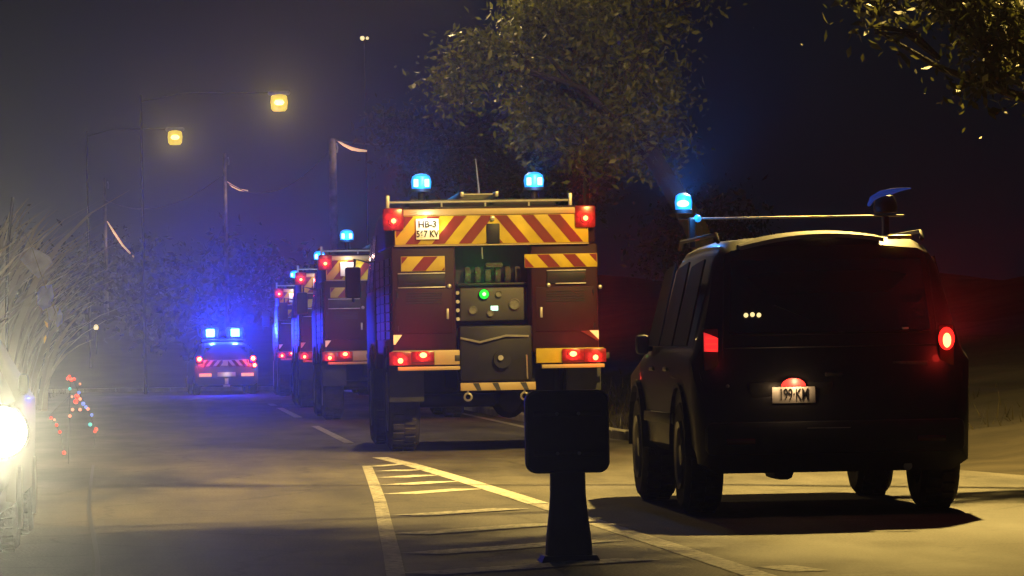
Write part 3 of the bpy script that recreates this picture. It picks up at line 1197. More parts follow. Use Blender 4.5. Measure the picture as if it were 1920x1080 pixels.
    pl.box(-.905, -.645, -.06, -.045, 2.43, 2.665, M['plate'], .006)
    po = pl.build('number_plate', T)
    text_mesh('plate_characters', 'HB-3', .105, M['ink'], (-.775, -.064, 2.60), po, .95, bold=.003)
    text_mesh('plate_characters', '567 KV', .105, M['ink'], (-.775, -.064, 2.49), po, .80, bold=.003)
    lamp('plate_light', 'POINT', (-.80, -.17, 2.71), 6, (1, .97, .9), po, .02)
    lamp('plate_light', 'POINT', (-.60, -.12, 2.56), 1.6, (1, .95, .5), po, .02)
    # small chevrons of the lockers
    cl = MB()
    cl.box(-1.08, -.58, -.012, .0, 2.07, 2.24, M['yellow'], .004)
    o = cl.build('locker_reflector', T)
    s2 = MB()
    chevrons(s2, -1.075, -.585, 2.075, 2.235, -.015, 1, .34, .16, .14, -.96, M['stripe'])
    build_stripes(s2, o)
    cl = MB()
    cl.box(.33, 1.165, -.012, .0, 2.09, 2.245, M['yellow'], .004)
    o = cl.build('locker_reflector', T)
    s2 = MB()
    chevrons(s2, .335, 1.16, 2.095, 2.24, -.015, -1, .30, .14, .13, .30, M['stripe'])
    build_stripes(s2, o)
    # locker doors with light rims and handles
    for x0, x1, z0, z1 in ((-1.12, -.58, 1.885, 2.045), (.58, 1.03, 1.905, 2.055)):
        fr = MB()
        fr.box(x0, x1, -.02, -.002, z0, z1, M['dark'], .01)
        fo = fr.build('vent_recess', T)
        MB().box(x0, x1, -.035, -.021, z1 - .006, z1 + .006, M['alu'], .003).build('rim_bar', fo)
        MB().box(x0 + (.1 if x0 > 0 else 0), x1, -.035, -.021, z0 - .006, z0 + .006, M['alu'], .003).build('rim_bar', fo)
    for x0, x1 in ((-1.15, -.5), (.45, 1.13)):
        dr = MB()
        dr.box(x0, x1, -.016, -.001, 1.36, 1.87, M['red'], .012)
        do = dr.build('locker_door', T)
        for k in range(5):
            MB().box(x0 + .12, x1 - .12, -.022, -.0165, 1.70 + k * .028, 1.716 + k * .028, M['dark'], .002, seg=1).build('louvre', do)
        for zz in (1.42, 1.80):
            xh = x0 + .02 if x0 < 0 else x1 - .02
            MB().cyl((xh, -.022, zz - .03), (xh, -.022, zz + .03), .01, M['dark'], n=8).build('hinge', do)
        hx = x1 - .06 if x0 < 0 else x0 + .06
        MB().box(hx - .015, hx + .015, -.045, -.018, 1.52, 1.64, M['alu'], .006).build('handle', do)
    for xx, zz in ((-.535, 1.895), (.6, 1.89), (1.19, 1.86)):
        MB().lathe([(.001, .035), (.02, .03), (.028, 0)], M['alu'], mx=Matrix.Translation((xx, -.01, zz)) @ Matrix.Rotation(PI / 2, 4, 'X'), n=12).build('catch', T)
    MB().tube([(-.155, -.04, 2.33), (-.155, -.05, 2.26), (-.15, -.04, 2.2)], .008, M['alu'], 6).build('pull_cord', T)
    # pump bay
    pb = MB()
    pb.box(-.40, .38, .28, .44, 1.49, 1.88, M['panel'], .03)
    pp = pb.build('pump_panel', T)
    for xx, zz, rr in ((.23, 1.68, .065), (-.25, 1.62, .05), (.05, 1.8, .04), (-.05, 1.58, .04)):
        MB().lathe([(rr, -.01), (rr, .025), (rr * .85, .03), (rr * .8, .018), (.001, .016)], M['gauge'], mx=Matrix.Translation((xx, .275, zz)) @ Matrix.Rotation(PI / 2, 4, 'X'), n=18).build('gauge', pp)
    for zz in (1.52, 1.62, 1.72, 1.82):
        MB().cyl((-.425, .3, zz), (-.425, .2, zz), .022, M['alu'], n=10).build('valve_knob', pp)
    dome_lens('pump_lamp', pp, (-.12, .25, 1.80), .055, 'green_core', 'green_bulb')
    lamp('pump_light', 'POINT', (-.12, .12, 1.80), .5, (.08, 1, .12), pp, .03)
    lamp('pump_beam', 'SPOT', (-.12, .10, 1.80), 400, (.03, 1, .06), pp, .02, aim=(-.09, -1, .08), cone=11, blend=.8)
    MB().box(-.045, .04, .262, .279, 1.61, 1.665, M['screen_cyan'], .004).build('display', pp)
    ho = MB()
    for k in range(6):
        ho.lathe([(.05, -.035), (.09 + .0 * k, -.03), (.1, 0), (.09, .03), (.05, .035)], M['canvas'], mx=Matrix.Translation((-.3 + k * .115, .35, 2.02)) @ Matrix.Rotation(PI / 2, 4, 'Y'), n=18)
    ho.box(-.43, .37, .26, .44, 1.88 + .02, 1.93, M['dark'], .01)
    ho.build('hose_roll', T)
    MB().box(-.1, .1, .22, .3, 2.1, 2.16, M['canvas'], .02).build('tool_strap', T)
    # tow box
    tw = MB()
    tw.box(-.43, .40, -.05, .3, .80, 1.44, M['dark'], .03)
    to = tw.build('winch_box', T)
    tt = MB()
    tt.cyl((.05, -.05, 1.05), (.05, -.12, 1.05), .1, M['dark'])
    tt.cyl((.03, -.12, 1.07), (.03, -.16, 1.07), .03, M['alu'])
    tt.build('winch_drum', to)
    MB().tube([(.33, -.06, 1.1), (.335, -.07, .85), (.34, -.06, .83)], .01, M['alu'], 6).build('guide_rod', to)
    MB().tube([(-.42, -.06, 1.3), (-.2, -.09, 1.25), (.1, -.08, 1.32), (.36, -.06, 1.31)], .014, M['alu'], 6).build('grab_cable', to)
    yb = MB()
    yb.box(-.43, .43, -.09, -.04, .70, .79, M['cream'], .008)
    yo = yb.build('tow_bar', T)
    s3 = MB()
    for xa in (-.24, -.02, .3):
        s3.poly([(xa, -.093, .703), (xa + .05, -.093, .703), (xa + .02, -.093, .787), (xa - .03 - .02, -.093, .787)], M['ink'], depth=(0, .002, 0))
    so = s3.build('worn_patch', yo, smooth=False)
    so['kind'] = 'stuff'
    for xx in (-.345, .3):
        MB().lathe([(.035, -.009), (.052, 0), (.035, .009), (.028, 0), (.035, -.009)], M['alu'], mx=Matrix.Translation((xx, -.07, .63)) @ Matrix.Rotation(PI / 2, 4, 'X'), n=16).build('shackle', yo)
        MB().cyl((xx, -.07, .66), (xx, -.07, .70), .012, M['alu'], n=8).build('shackle_pin', yo)
    # bumpers with lamps
    for sx in (-1, 1):
        xo, xi = (-1.2, -.43) if sx < 0 else (.44, 1.22)
        bb = MB()
        bb.box(xo, xi, -.06, .12, 1.00, 1.17, M['cream' if sx < 0 else 'yellow'], .012)
        bb.box(xo + .06, xi, -.10, .1, .94, .985, M['cream'], .01)
        bo = bb.build('rear_bumper', T)
        nx_ = xi if sx < 0 else xi
        MB().box(nx_ - (.06 if sx < 0 else -.0), nx_ + (.0 if sx < 0 else .06), -.067, -.05, 1.04, 1.11, M['ink'], .008).build('bumper_notch', bo)
        lampsx = ((-1.11, 1.055, 1.0), (-.85, 1.115, 1.35)) if sx < 0 else ((1.115, 1.055, 1.0), (.86, 1.10, 1.35))
        cl_ = MB()
        xa, xb = (-1.2, -.72) if sx < 0 else (.74, 1.22)
        cl_.box(xa, xb, -.08, -.062, 1.0, 1.16, M['lens_off'], .015)
        cl_.build('lamp_cluster', bo)
        for lx, lz, wx in lampsx:
            df = MB()
            df.box(-.125, .125, -.012, 0, max(-.075, 1.003 - lz), 1.157 - lz, M['red_tail_halo'], .008)  # plate around the lamp glows in place of its halo
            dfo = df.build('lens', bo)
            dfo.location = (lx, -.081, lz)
            dome_lens('tail_lamp', bo, (lx, -.095, lz), .043, 'red_glow', 'red_core', rx=wx, core_r=.7)
            lamp('tail_light', 'POINT', (lx, -.20, lz), 3.5, RED_C, bo, .035)
            lamp('tail_beam', 'SPOT', (lx, -.17, lz), 420, RED_C, bo, .02, aim=(-.08, -1, .09), cone=11, blend=.8)
        # corner reflector
        rf = MB()
        if sx > 0:
            rf.poly([(.96, -.02, 1.36), (1.16, -.02, 1.37), (1.16, -.02, 1.24)], M['stripe'], depth=(0, .012, 0))
            rf.poly([(1.06, -.025, 1.365), (1.165, -.025, 1.365), (1.165, -.025, 1.26)], M['white'], depth=(0, .004, 0))
        else:
            rf.poly([(-1.18, -.02, 1.35), (-1.08, -.02, 1.35), (-1.16, -.02, 1.24), (-1.18, -.02, 1.24)], M['white'], depth=(0, .012, 0))
        rf.build('reflector', T, smooth=False)
    return T


eng = make_engine((3.6, 48.5, 0), 'nearest fire engine with red and yellow chevron board and green pump lamp, right of centre')
for x, y, lab in ((3.62, 72.0, 'second fire engine, its left half showing beside the nearest engine'),
                  (3.66, 88.0, 'third fire engine, a narrow strip showing left of the second'),
                  (3.72, 110.0, 'farthest fire engine, just right of the small car with blue flashing lights')):
    c = copy_tree(eng)
    c.location = (x, y, 0)
    c['label'] = lab
    if y > 100:
        for ch in c.children_recursive:        # nothing follows in front of the last engine
            if ch.type == 'LIGHT' and ch.data.spot_size < R(13) if (ch.type == 'LIGHT' and ch.data.type == 'SPOT') else False:
                bpy.data.objects.remove(ch, do_unlink=True)


# ------------------------------------------------------------------ dark off-road car
def rect_ring(y, zb, zt, wb, wm, zm, wt):
    """ring of a car body at distance y"""
    half = [(wb * .88, zb), (wb, zb + .07), (wm, zm - .22), (wm, zm - .03), (wm - .035, zm + .02), (wt + .01, zt - .14), (wt - .035, zt - .07), (wt - .12, zt - .025), (wt * .5, zt)]
    return [(x, y, z) for x, z in half] + [(-x, y, z) for x, z in half[::-1]]


S = empty('off_road_car', (4.47, 29.0, 0), 'large dark off-road car with roof bar and blue beacon, seen from behind at the right', 'car')
bd = MB()
rings = [rect_ring(0.0, .38, .72, .86, .88, .66, .84), rect_ring(.05, .30, .98, .92, .93, .86, .88), rect_ring(.14, .30, 1.12, .94, .955, .98, .9),
         rect_ring(.18, .34, 1.30, .94, .965, 1.08, .89), rect_ring(.27, .38, 1.66, .94, .965, 1.12, .81), rect_ring(.36, .40, 1.86, .94, .965, 1.12, .77), rect_ring(.52, .40, 1.925, .94, .965, 1.12, .75),
         rect_ring(1.4, .40, 1.945, .94, .965, 1.12, .74), rect_ring(2.5, .40, 1.93, .94, .965, 1.12, .74), rect_ring(2.95, .40, 1.82, .94, .96, 1.12, .76),
         rect_ring(3.55, .40, 1.30, .93, .95, 1.10, .84), rect_ring(3.65, .40, 1.20, .93, .95, 1.08, .88), rect_ring(4.5, .42, 1.10, .91, .93, .98, .84), rect_ring(4.75, .48, .95, .84, .86, .88, .78)]
bd.loft(rings, M['suv'])
bd.build('body', S, ang=35)
ch = MB()
ch.box(-.62, .62, .25, 4.2, .34, .42, M['plastic'], .02)
ch.box(-.42, -.28, .08, .6, .25, .34, M['plastic'], .04)
ch.cyl((-.7, .95, .38), (.7, .95, .38), .05, M['plastic'])
ch.cyl((.5, .02, .33), (.5, .4, .33), .03, M['alu'])
ch.build('underbody', S)
for sx in (-1, 1):
    wheel(S, sx * .835, .95, .40, .27, sx)
    wheel(S, sx * .835, 3.72, .40, .27, sx)
    for yy in (.95, 3.72):
        fl = MB()
        arc = [(yy + .49 * math.cos(a), .42 + .47 * math.sin(a)) for a in [PI * k / 12 for k in range(13)]]
        for (ya, za), (yb_, zb_) in zip(arc, arc[1:]):
            fl.poly([(sx * .90, ya, za), (sx * .985, ya, za), (sx * .985, yb_, zb_), (sx * .90, yb_, zb_)], M['plastic'], depth=(0, 0, .03))
        fl.build('wheel_arch', S)
    sw = MB()
    for ya, yb_ in ((.55, 1.35), (1.45, 2.2), (2.28, 3.05)):
        yc = min(yb_, 2.98)
        sw.poly([(sx * .945, ya, 1.18), (sx * .945, yb_, 1.18), (sx * .80, yc, 1.74), (sx * .80, ya + .03, 1.78)], M['sideglass'], depth=(sx * .012, 0, .004))
    sw.build('side_window', S)
    rr = MB()
    rr.tube([(sx * .72, .55, 1.90), (sx * .72, .62, 1.955), (sx * .72, 2.7, 1.955), (sx * .72, 2.8, 1.9)], .015, M['plastic'])
    rr.build('roof_rail', S)
    mr = MB()
    mr.box(sx * .995 - .05, sx * .995 + .05, 2.95, 3.07, 1.12, 1.27, M['plastic'], .035)
    mr.tube([(sx * .93, 3.05, 1.16), (sx * .97, 3.0, 1.2)], .025, M['plastic'])
    mr.build('mirror', S)
    side = MB()
    side.box(sx * .962 - .012, sx * .962 + .012, 1.3, 3.2, .62, .70, M['plastic'], .01)
    side.build('door_moulding', S)
    hd = MB()
    for yy in (1.6, 2.5):
        hd.box(sx * .972 - .012, sx * .972 + .012, yy, yy + .2, 1.0, 1.03, M['alu'], .008)
    hd.build('door_handle', S)
    # tail lamp: tall cluster on the rear pillar
    tl = MB()
    x = sx * (.835 if sx < 0 else .80)
    tl.box(x - .055, x + .055, .11, .20, 1.0, 1.30, M['lens_off'], .02, mx=Matrix.Identity(4))
    to = tl.build('tail_lamp', S)
    seg = MB()
    if sx < 0:
        seg.poly([(x - .05, .10, 1.14), (x + .045, .10, 1.135), (x + .048, .10, 1.23), (x - .02, .10, 1.26), (x - .05, .10, 1.27)], M['red_dim'], depth=(0, .012, 0))
        for q in range(3):
            seg.box(x - .035, x + .035, .085, .098, 1.145 + q * .04, 1.155 + q * .04, M['red_glow'], .002)
        seg.build('lit_segment', to)
        lamp('tail_light', 'POINT', (x, -.03, 1.2), .3, RED_C, to, .03)
    else:
        seg.lathe([(.001, .02), (.05, .014), (.066, .0)], M['red_glow'], mx=Matrix.Translation((x, .108, 1.20)) @ Matrix.Rotation(PI / 2, 4, 'X') @ Matrix.Diagonal((.85, 1.2, 1, 1)), n=20)
        seg.build('lit_segment', to)
        MB().lathe([(.001, .02), (.032, .012), (.04, 0)], M['red_core'], mx=Matrix.Translation((x, .095, 1.19)) @ Matrix.Rotation(PI / 2, 4, 'X') @ Matrix.Diagonal((.75, 1.3, 1, 1)), n=16).build('bulb', to)
        lamp('tail_light', 'POINT', (x, -.02, 1.2), 2.0, RED_C, to, .03)
        lamp('tail_beam', 'SPOT', (x, .0, 1.2), 300, RED_C, to, .02, aim=(-.17, -1, .10), cone=14, blend=.8)
    hl = MB()
    hl.lathe([(.001, .02), (.07, .015), (.09, 0)], M['head_white'], mx=Matrix.Translation((sx * .7, 4.76, .84)) @ Matrix.Rotation(-PI / 2, 4, 'X'), n=16)
    hl.build('headlight', S)
    lamp('headlight_beam', 'SPOT', (sx * .7, 4.9, .84), 170, (1, .86, .62), S, .06, aim=(-.06, 1, -.05), cone=70, blend=.9)
# rear window, wiper, roof edge highlight strip, plate, bumper
rw = MB()
rw.poly([(-.70, .175, 1.26), (.70, .175, 1.26), (.66, .315, 1.76), (-.66, .315, 1.76)], M['glass'], depth=(0, -.012, .004))
ro = rw.build('rear_window', S)
MB().tube([(.1, .17, 1.25), (-.1, .19, 1.33), (-.38, .22, 1.45)], .008, M['plastic'], 6).build('wiper', ro)
rt = MB()
for dx in (-.045, .0, .045):
    rt.lathe([(.001, .014), (.012, .01), (.016, 0)], M['tiny_warm'], mx=Matrix.Translation((-.535 + dx, .185, 1.385 + (.004 if dx == 0 else 0))) @ Matrix.Rotation(PI / 2, 4, 'X'), n=12)
rt.build('window_glints', ro)  # street lights reflected in the glass, set as glowing beads
sp = MB()
for k in range(12):
    xa, xb = -.60 + k * .0833, -.60 + (k + 1) * .0833
    za, zb_ = 1.942 - .085 * (xa / .62) ** 2, 1.942 - .085 * (xb / .62) ** 2
    sp.loft([[(xa, .25, za - .028), (xa, .25, za), (xa, .62, za + .03), (xa, .62, za + .005)], [(xb, .25, zb_ - .028), (xb, .25, zb_), (xb, .62, zb_ + .03), (xb, .62, zb_ + .005)]], M['silver'], cap=k in (0, 11))
sp.build('roof_highlight', S)  # highlight on the roof edge shaped as a pale strip
sl = MB()
sl.box(.43, .60, .25, .30, 1.895, 1.925, M['gold'], .012)
sl.build('roof_glint', S)  # warm glint on the roof edge, set as a gold block
bp_ = MB()
bp_.box(-.9, .9, -.03, .16, .42, .66, M['plastic'], .05)
bo = bp_.build('rear_bumper', S)
MB().box(-.2, .1, -.034, -.028, .60, .606, M['alu'], .002).build('scuff_strip', bo)
for sx in (-1, 1):
    MB().box(sx * .66 - .1, sx * .66 + .1, -.036, -.028, .50, .54, M['lens_off'], .005).build('bumper_reflector', bo)
hs = MB()
hs.box(-.60, .0, .02, .09, .77, .93, M['plastic'], .03)
ho = hs.build('plate_housing', S)
pl = MB()
pl.box(-.435, -.135, .0, .018, .775, .888, M['plate'], .005)
po = pl.build('number_plate', S)
text_mesh('plate_characters', '199\u00b7KM', .112, M['ink'], (-.285, -.003, .832), po, .58, bold=.001)
lamp('plate_light', 'POINT', (-.27, -.06, .925), 1.6, (1, .62, .3), po, .012)
lamp('plate_light', 'POINT', (-.42, -.06, .905), .5, (1, .62, .3), po, .012)
em = MB()
em.poly([(-.285 + .085 * math.cos(PI * k / 14), .0, .892 + .055 * math.sin(PI * k / 14)) for k in range(15)], M['red_dim'], depth=(0, .015, 0))
em.build('glowing_emblem', S)  # emblem glows red by its own emission, it is no lamp
MB().lathe([(.001, .01), (.01, .008), (.013, 0)], M['alu'], mx=Matrix.Translation((-.74, .0, .9)) @ Matrix.Rotation(PI / 2, 4, 'X'), n=10).build('lock', S)
MB().box(.50, .54, .12, .17, 1.27, 1.285, M['white'], .004).build('washer_nozzle', S)
gr = MB()
gr.box(-.6, .6, 4.72, 4.78, .7, .92, M['plastic'], .02)
gr.build('grille', S)
for pts_ in ([(-.80, .05, .70), (.80, .05, .70)], [(-.74, .150, 1.16), (.74, .150, 1.16)], [(-.76, .10, .72), (-.75, .15, 1.16), (-.71, .32, 1.80)], [(.76, .10, .72), (.75, .15, 1.16), (.71, .32, 1.80)]):
    MB().tube(pts_, .006, M['plastic'], 5).build('tailgate_seam', S)
MB().tube([(-.69, .166, 1.25), (.69, .166, 1.25)], .007, M['dark'], 6).build('window_trim', S)
MB().box(-.06, .06, .03, .08, .955, .985, M['plastic'], .008).build('tailgate_handle', S)
MB().box(.42, .66, .085, .10, 1.02, 1.05, M['gauge'], .003).build('badge', S)
# roof bar with beacons
rbq = MB()
rbq.box(-.80, .88, 2.18, 2.24, 2.108, 2.122, M['alu'], .008)
for xx in (-.7, .74):
    rbq.box(xx - .02, xx + .02, 2.16, 2.26, 1.9, 2.11, M['plastic'], .006)
rbo = rbq.build('roof_bar', S)
for sx in (-1, 1):
    lit = sx < 0
    bc = MB()
    if lit:
        bc.lathe([(.001, -.09), (.07, -.085), (.07, -.06), (.055, -.055)], M['plastic'], n=20)
        bc.lathe([(.06, -.055), (.064, .0), (.055, .045), (.03, .062), (.001, .066)], M['cyan_glow'], n=20)
        o = bc.build('beacon', rbo)
        o.location = (-.76, 2.2, 2.24)
        cc = MB()
        cc.lathe([(.001, .03), (.03, .022), (.036, 0)], M['cyan_core'], mx=Matrix.Translation((-.008, -.045, -.015)) @ Matrix.Rotation(PI / 2, 4, 'X') @ Matrix.Diagonal((1.3, .8, 1, 1)), n=14)
        # bulb kept at part level of the beacon's mesh
        cc.build('beacon_bulb', rbo).location = (-.76, 2.2, 2.24)
        lamp('beacon_light', 'POINT', (-.76, 2.06, 2.25), 20, (.05, .30, 1.0), rbo, .03)
        lamp('beacon_beam', 'SPOT', (-.76, 2.08, 2.25), 600, (.03, .22, 1.0), rbo, .02, aim=(-.13, -1, .07), cone=13, blend=.8)
        MB().lathe([(.001, .02), (.022, .012), (.028, 0)], M['cyan_glow'], mx=Matrix.Translation((-.66, 2.17, 2.115)) @ Matrix.Rotation(PI / 2, 4, 'X'), n=12).build('marker_lamp', rbo)
    else:
        M['blue_crescent'] = mat('blue_reflection_glow', (.03, .07, .5), .18, coat=.8, emis=(.05, .12, .7), es=.35)
        bc.lathe([(.001, -.1), (.085, -.09), (.09, -.05), (.08, -.01), (.06, .03), (.001, .045)], M['plastic'], n=24)
        bc.tube([(-.135, -.06, -.04), (-.11, -.09, .01), (-.05, -.09, .045), (.03, -.08, .06), (.10, -.06, .075), (.19, -.02, .085)], 0, M['blue_crescent'], 8, rs=[.012, .022, .024, .024, .014, .004])  # blue reflection on the dome shaped as a glowing crescent
        o = bc.build('beacon_cover', rbo)
        o.location = (.74, 2.2, 2.23)


# ------------------------------------------------------------------ small cars
def small_car(loc, rz, label, paint, flip=False):
    """estate car; rear at y=0 looking at the camera"""
    C = empty('car', loc, label, 'car', None, rz)
    rings = [rect_ring(0.0, .38, .70, .78, .80, .62, .76), rect_ring(.05, .28, .95, .86, .87, .80, .80), rect_ring(.15, .26, 1.05, .88, .89, .88, .78), rect_ring(.38, .26, 1.36, .88, .895, .92, .66), rect_ring(.6, .26, 1.45, .88, .895, .94, .64),
             rect_ring(2.2, .26, 1.47, .88, .895, .94, .64), rect_ring(2.6, .26, 1.40, .88, .895, .94, .63), rect_ring(3.35, .26, .98, .88, .89, .88, .74), rect_ring(4.1, .28, .84, .85, .86, .74, .74), rect_ring(4.3, .34, .66, .76, .78, .58, .68)]
    MB().loft(rings, paint).build('body', C, ang=35)
    for sx in (-1, 1):
        wheel(C, sx * .78, .85, .32, .21, sx)
        wheel(C, sx * .78, 3.4, .32, .21, sx)
        sw = MB()
        sw.poly([(sx * .875, .75, .98), (sx * .875, 3.1, .98), (sx * .69, 2.55, 1.33), (sx * .69, .8, 1.36)], M['glass'], depth=(sx * .012, 0, .004))
        sw.build('side_window', C)
        mm = MB()
        mm.box(sx * .98 - .07, sx * .98 + .07, 2.85, 2.94, .95, 1.08, M['plastic'], .03)
        mm.tube([(sx * .86, 2.9, .96), (sx * .95, 2.9, 1.0)], .02, M['plastic'])
        mm.build('mirror', C)
    MB().poly([(-.60, .17, 1.02), (.60, .17, 1.02), (.55, .36, 1.31), (-.55, .36, 1.31)], M['glass'], depth=(0, -.012, .004)).build('rear_window', C)
    MB().poly([(-.66, 3.3, 1.0), (.66, 3.3, 1.0), (.56, 2.68, 1.37), (-.56, 2.68, 1.37)], M['glass'], depth=(0, .01, .012)).build('windscreen', C)
    return C


A = small_car((1.26, 118, 0), R(3), 'small police car with glowing blue roof lights and chevron tailgate, farthest left of the convoy', M['whitecar'])
lb = MB()
lb.box(-.6, .6, .95, 1.2, 1.47, 1.55, M['plastic'], .02)
lbo = lb.build('light_bar', A)
for i, xx in enumerate((-.36, .33)):
    bc = MB()
    bc.box(xx - .24, xx + .24, .95, 1.2, 1.552, 1.88, M['blue_soft'], .08)
    bo3 = bc.build('beacon', lbo)
    q = MB()
    q.box(xx - .13, xx + .11, .90, .945, 1.60, 1.82, M['blue_core'], .03)
    q.build('led_panel', bo3)
    lamp('beacon_light', 'POINT', (xx, .72, 1.72), 900, (.012, .03, 1.0), lbo, .06)
    lamp('beacon_beam', 'SPOT', (xx, .76, 1.72), 11000, (.012, .035, 1.0), lbo, .04, aim=(0, -1, .10), cone=22, blend=.8)
for sx in (-1, 1):
    tl = MB()
    tl.box(sx * .74 - .1, sx * .74 + .1, .0, .12, .86, 1.08, M['lens_off'], .03)
    to = tl.build('tail_lamp', A)
    dome_lens('lens', to, (sx * .74, -.02, .99), .085, 'red_glow', 'red_core', core_r=.7)
    if sx > 0:
        dome_lens('lens', to, (sx * .78, -.02, .80), .07, 'red_glow', 'red_core', core_r=.7)
    lamp('tail_light', 'POINT', (sx * .74, -.16, .97), 20, RED_C, to, .05)
    lamp('tail_beam', 'SPOT', (sx * .74, -.14, .97), 50, RED_C, to, .03, aim=(0, -1, .1), cone=36, blend=.8)
    rf = MB()
    rf.box(sx * .58 - .17, sx * .58 + .17, -.03, -.005, .50, .59, M['amber_glow'], .02)
    rf.build('glowing_reflector', A)  # bumper reflector, its orange shine given as its own glow
bnd = MB()
bnd.box(-.62, .62, .02, .06, .74, .96, M['white'], .01)
bo2 = bnd.build('tailgate_band', A)
s4 = MB()
chevrons(s4, .05, .61, .75, .95, .014, -1, .2, .1, .16, .1, M['stripe'])
chevrons(s4, -.61, -.1, .75, .95, .014, 1, .2, .1, .16, -.5, M['stripe'])
build_stripes(s4, bo2)
pl = MB()
pl.box(-.25, .25, -.04, -.02, .50, .62, M['plate'], .005)
pl.box(-.09, .09, -.045, -.02, .22, .27, M['plate'], .005)
pl.box(-.05, .05, -.045, -.02, .29, .45, M['plate'], .005)
po = pl.build('number_plate', A)
lamp('plate_light', 'POINT', (0, -.18, .58), 1.2, (1, .8, .65), po, .02)

# car with the glaring head lamp, half out of the photo at the left
p = at(3, 810, 25.4)
B = empty('car', (p.x - .74, p.y + .10, 0), 'oncoming car cut off by the left edge of the photo, its ring head lamp glaring', 'car')
rings = [rect_ring(-.12, .30, .60, .70, .74, .52, .66), rect_ring(0, .26, .80, .82, .84, .66, .74), rect_ring(.25, .24, .92, .87, .88, .80, .76), rect_ring(.95, .24, 1.02, .88, .89, .90, .76), rect_ring(1.65, .26, 1.42, .88, .895, .94, .63),
         rect_ring(2.2, .26, 1.47, .88, .895, .94, .64), rect_ring(3.5, .26, 1.44, .88, .895, .94, .64), rect_ring(4.0, .28, 1.05, .86, .87, .86, .74), rect_ring(4.15, .34, .7, .78, .8, .62, .7)]
rings = [[(x * .915, y, z) for x, y, z in rg] for rg in rings]
MB().loft(rings, M['suv']).build('body', B, ang=35)
for sx in (-1, 1):
    wheel(B, sx * .70, .72, .32, .21, sx)
    wheel(B, sx * .70, 3.2, .32, .21, sx)
    hx = sx * .74
    hz = p.z
    h = MB()
    mx = Matrix.Translation((hx, -.10, hz)) @ Matrix.Rotation(PI / 2, 4, 'X')
    h.lathe([(.16, -.12), (.165, .0), (.15, .01)], M['plastic'], mx=mx, n=32)
    ho = h.build('headlight', B)
    h = MB()
    h.lathe([(.10, .0), (.108, .02), (.135, .03), (.15, .012), (.15, -.01)], M['head_white'], mx=mx, n=36)
    h.build('light_ring', ho)
    h = MB()
    h.lathe([(.10, -.0), (.08, -.03), (.04, -.05), (.001, -.055)], M['head_warm'], mx=mx, n=28)
    h.build('reflector', ho)
    lamp('headlight_beam', 'SPOT', (hx, -.35, hz - .02), 13000, (1, .92, .58), ho, .03, aim=(-.22, -1, .06), cone=44, blend=.9)
    mm = MB()
    mm.box(sx * .82 - .03, sx * .82 + .03, 1.3, 1.5, .95, 1.08, M['plastic'], .03)
    mm.build('mirror', B)
MB().poly([(-.66, 1.03, 1.04), (.66, 1.03, 1.04), (.56, 1.58, 1.39), (-.56, 1.58, 1.39)], M['glass'], depth=(0, -.01, .012)).build('windscreen', B)
MB().box(-.45, .45, -.15, -.1, .45, .62, M['plastic'], .02).build('grille', B)

# ------------------------------------------------------------------ island bollard
p = ground_pt(1067, 1052)
K = empty('traffic_bollard', (p.x, p.y, 0), 'dark square-headed traffic bollard standing on the hatched island, seen from behind', 'bollard')
s_ = p.y / FPX
pb = MB()
wt, wb, D = .105, .125, .07
pb.loft([[(-wb - .04, -.15, 0), (wb + .04, -.15, 0), (wb + .04, .15, 0), (-wb - .04, .15, 0)], [(-wb - .02, -.12, .035), (wb + .02, -.12, .035), (wb + .02, .12, .035), (-wb - .02, .12, .035)]], M['plastic'])
pb.build('base', K)
sh = MB()


def rr_(wx, dy, z, n=5, r=.03):
    P = []
    for cx, cy, a0 in ((wx - r, dy - r, 0), (-wx + r, dy - r, PI / 2), (-wx + r, -dy + r, PI), (wx - r, -dy + r, 1.5 * PI)):
        for k in range(n):
            a = a0 + (PI / 2) * k / (n - 1)
            P.append((cx + r * math.cos(a), cy + r * math.sin(a), z))
    return P


sh.loft([rr_(.125, .10, .03), rr_(.122, .09, .12), rr_(.108, .07, .25), rr_(.098, .06, .36), rr_(.096, .055, .52)], M['plastic'])
sh.build('post', K)
hdm = MB()
P = []
W_, H0, H1, rc = .232, .49, .95, .06
for cx, cz, a0 in ((W_ - rc, H1 - rc, 0), (-W_ + rc, H1 - rc, PI / 2), (-W_ + rc, H0 + rc, PI), (W_ - rc, H0 + rc, 1.5 * PI)):
    for k in range(7):
        a = a0 + (PI / 2) * k / 6
        P.append((cx + rc * math.cos(a), cz + rc * math.sin(a)))


def inset(f):
    cz = (H0 + H1) / 2
    return [(x * f, (z - cz) * f + cz) for x, z in P]


hdm.loft([[(x, -.05, z) for x, z in inset(.95)], [(x, -.06, z) for x, z in inset(.97)], [(x, -.05, z) for x, z in inset(1)], [(x, .05, z) for x, z in inset(1)], [(x, .06, z) for x, z in inset(.97)]], M['plastic'])
hdo = hdm.build('head', K)
for zz in (.60, .82):
    MB().box(-.19, .19, -.072, -.061, zz - .014, zz + .014, M['plastic'], .004).build('back_rail', hdo)
    for xx in (-.06, .06):
        MB().lathe([(.001, .01), (.009, .008), (.011, 0)], M['steel'], mx=Matrix.Translation((xx, -.073, zz)) @ Matrix.Rotation(PI / 2, 4, 'X'), n=8).build('bolt', hdo)

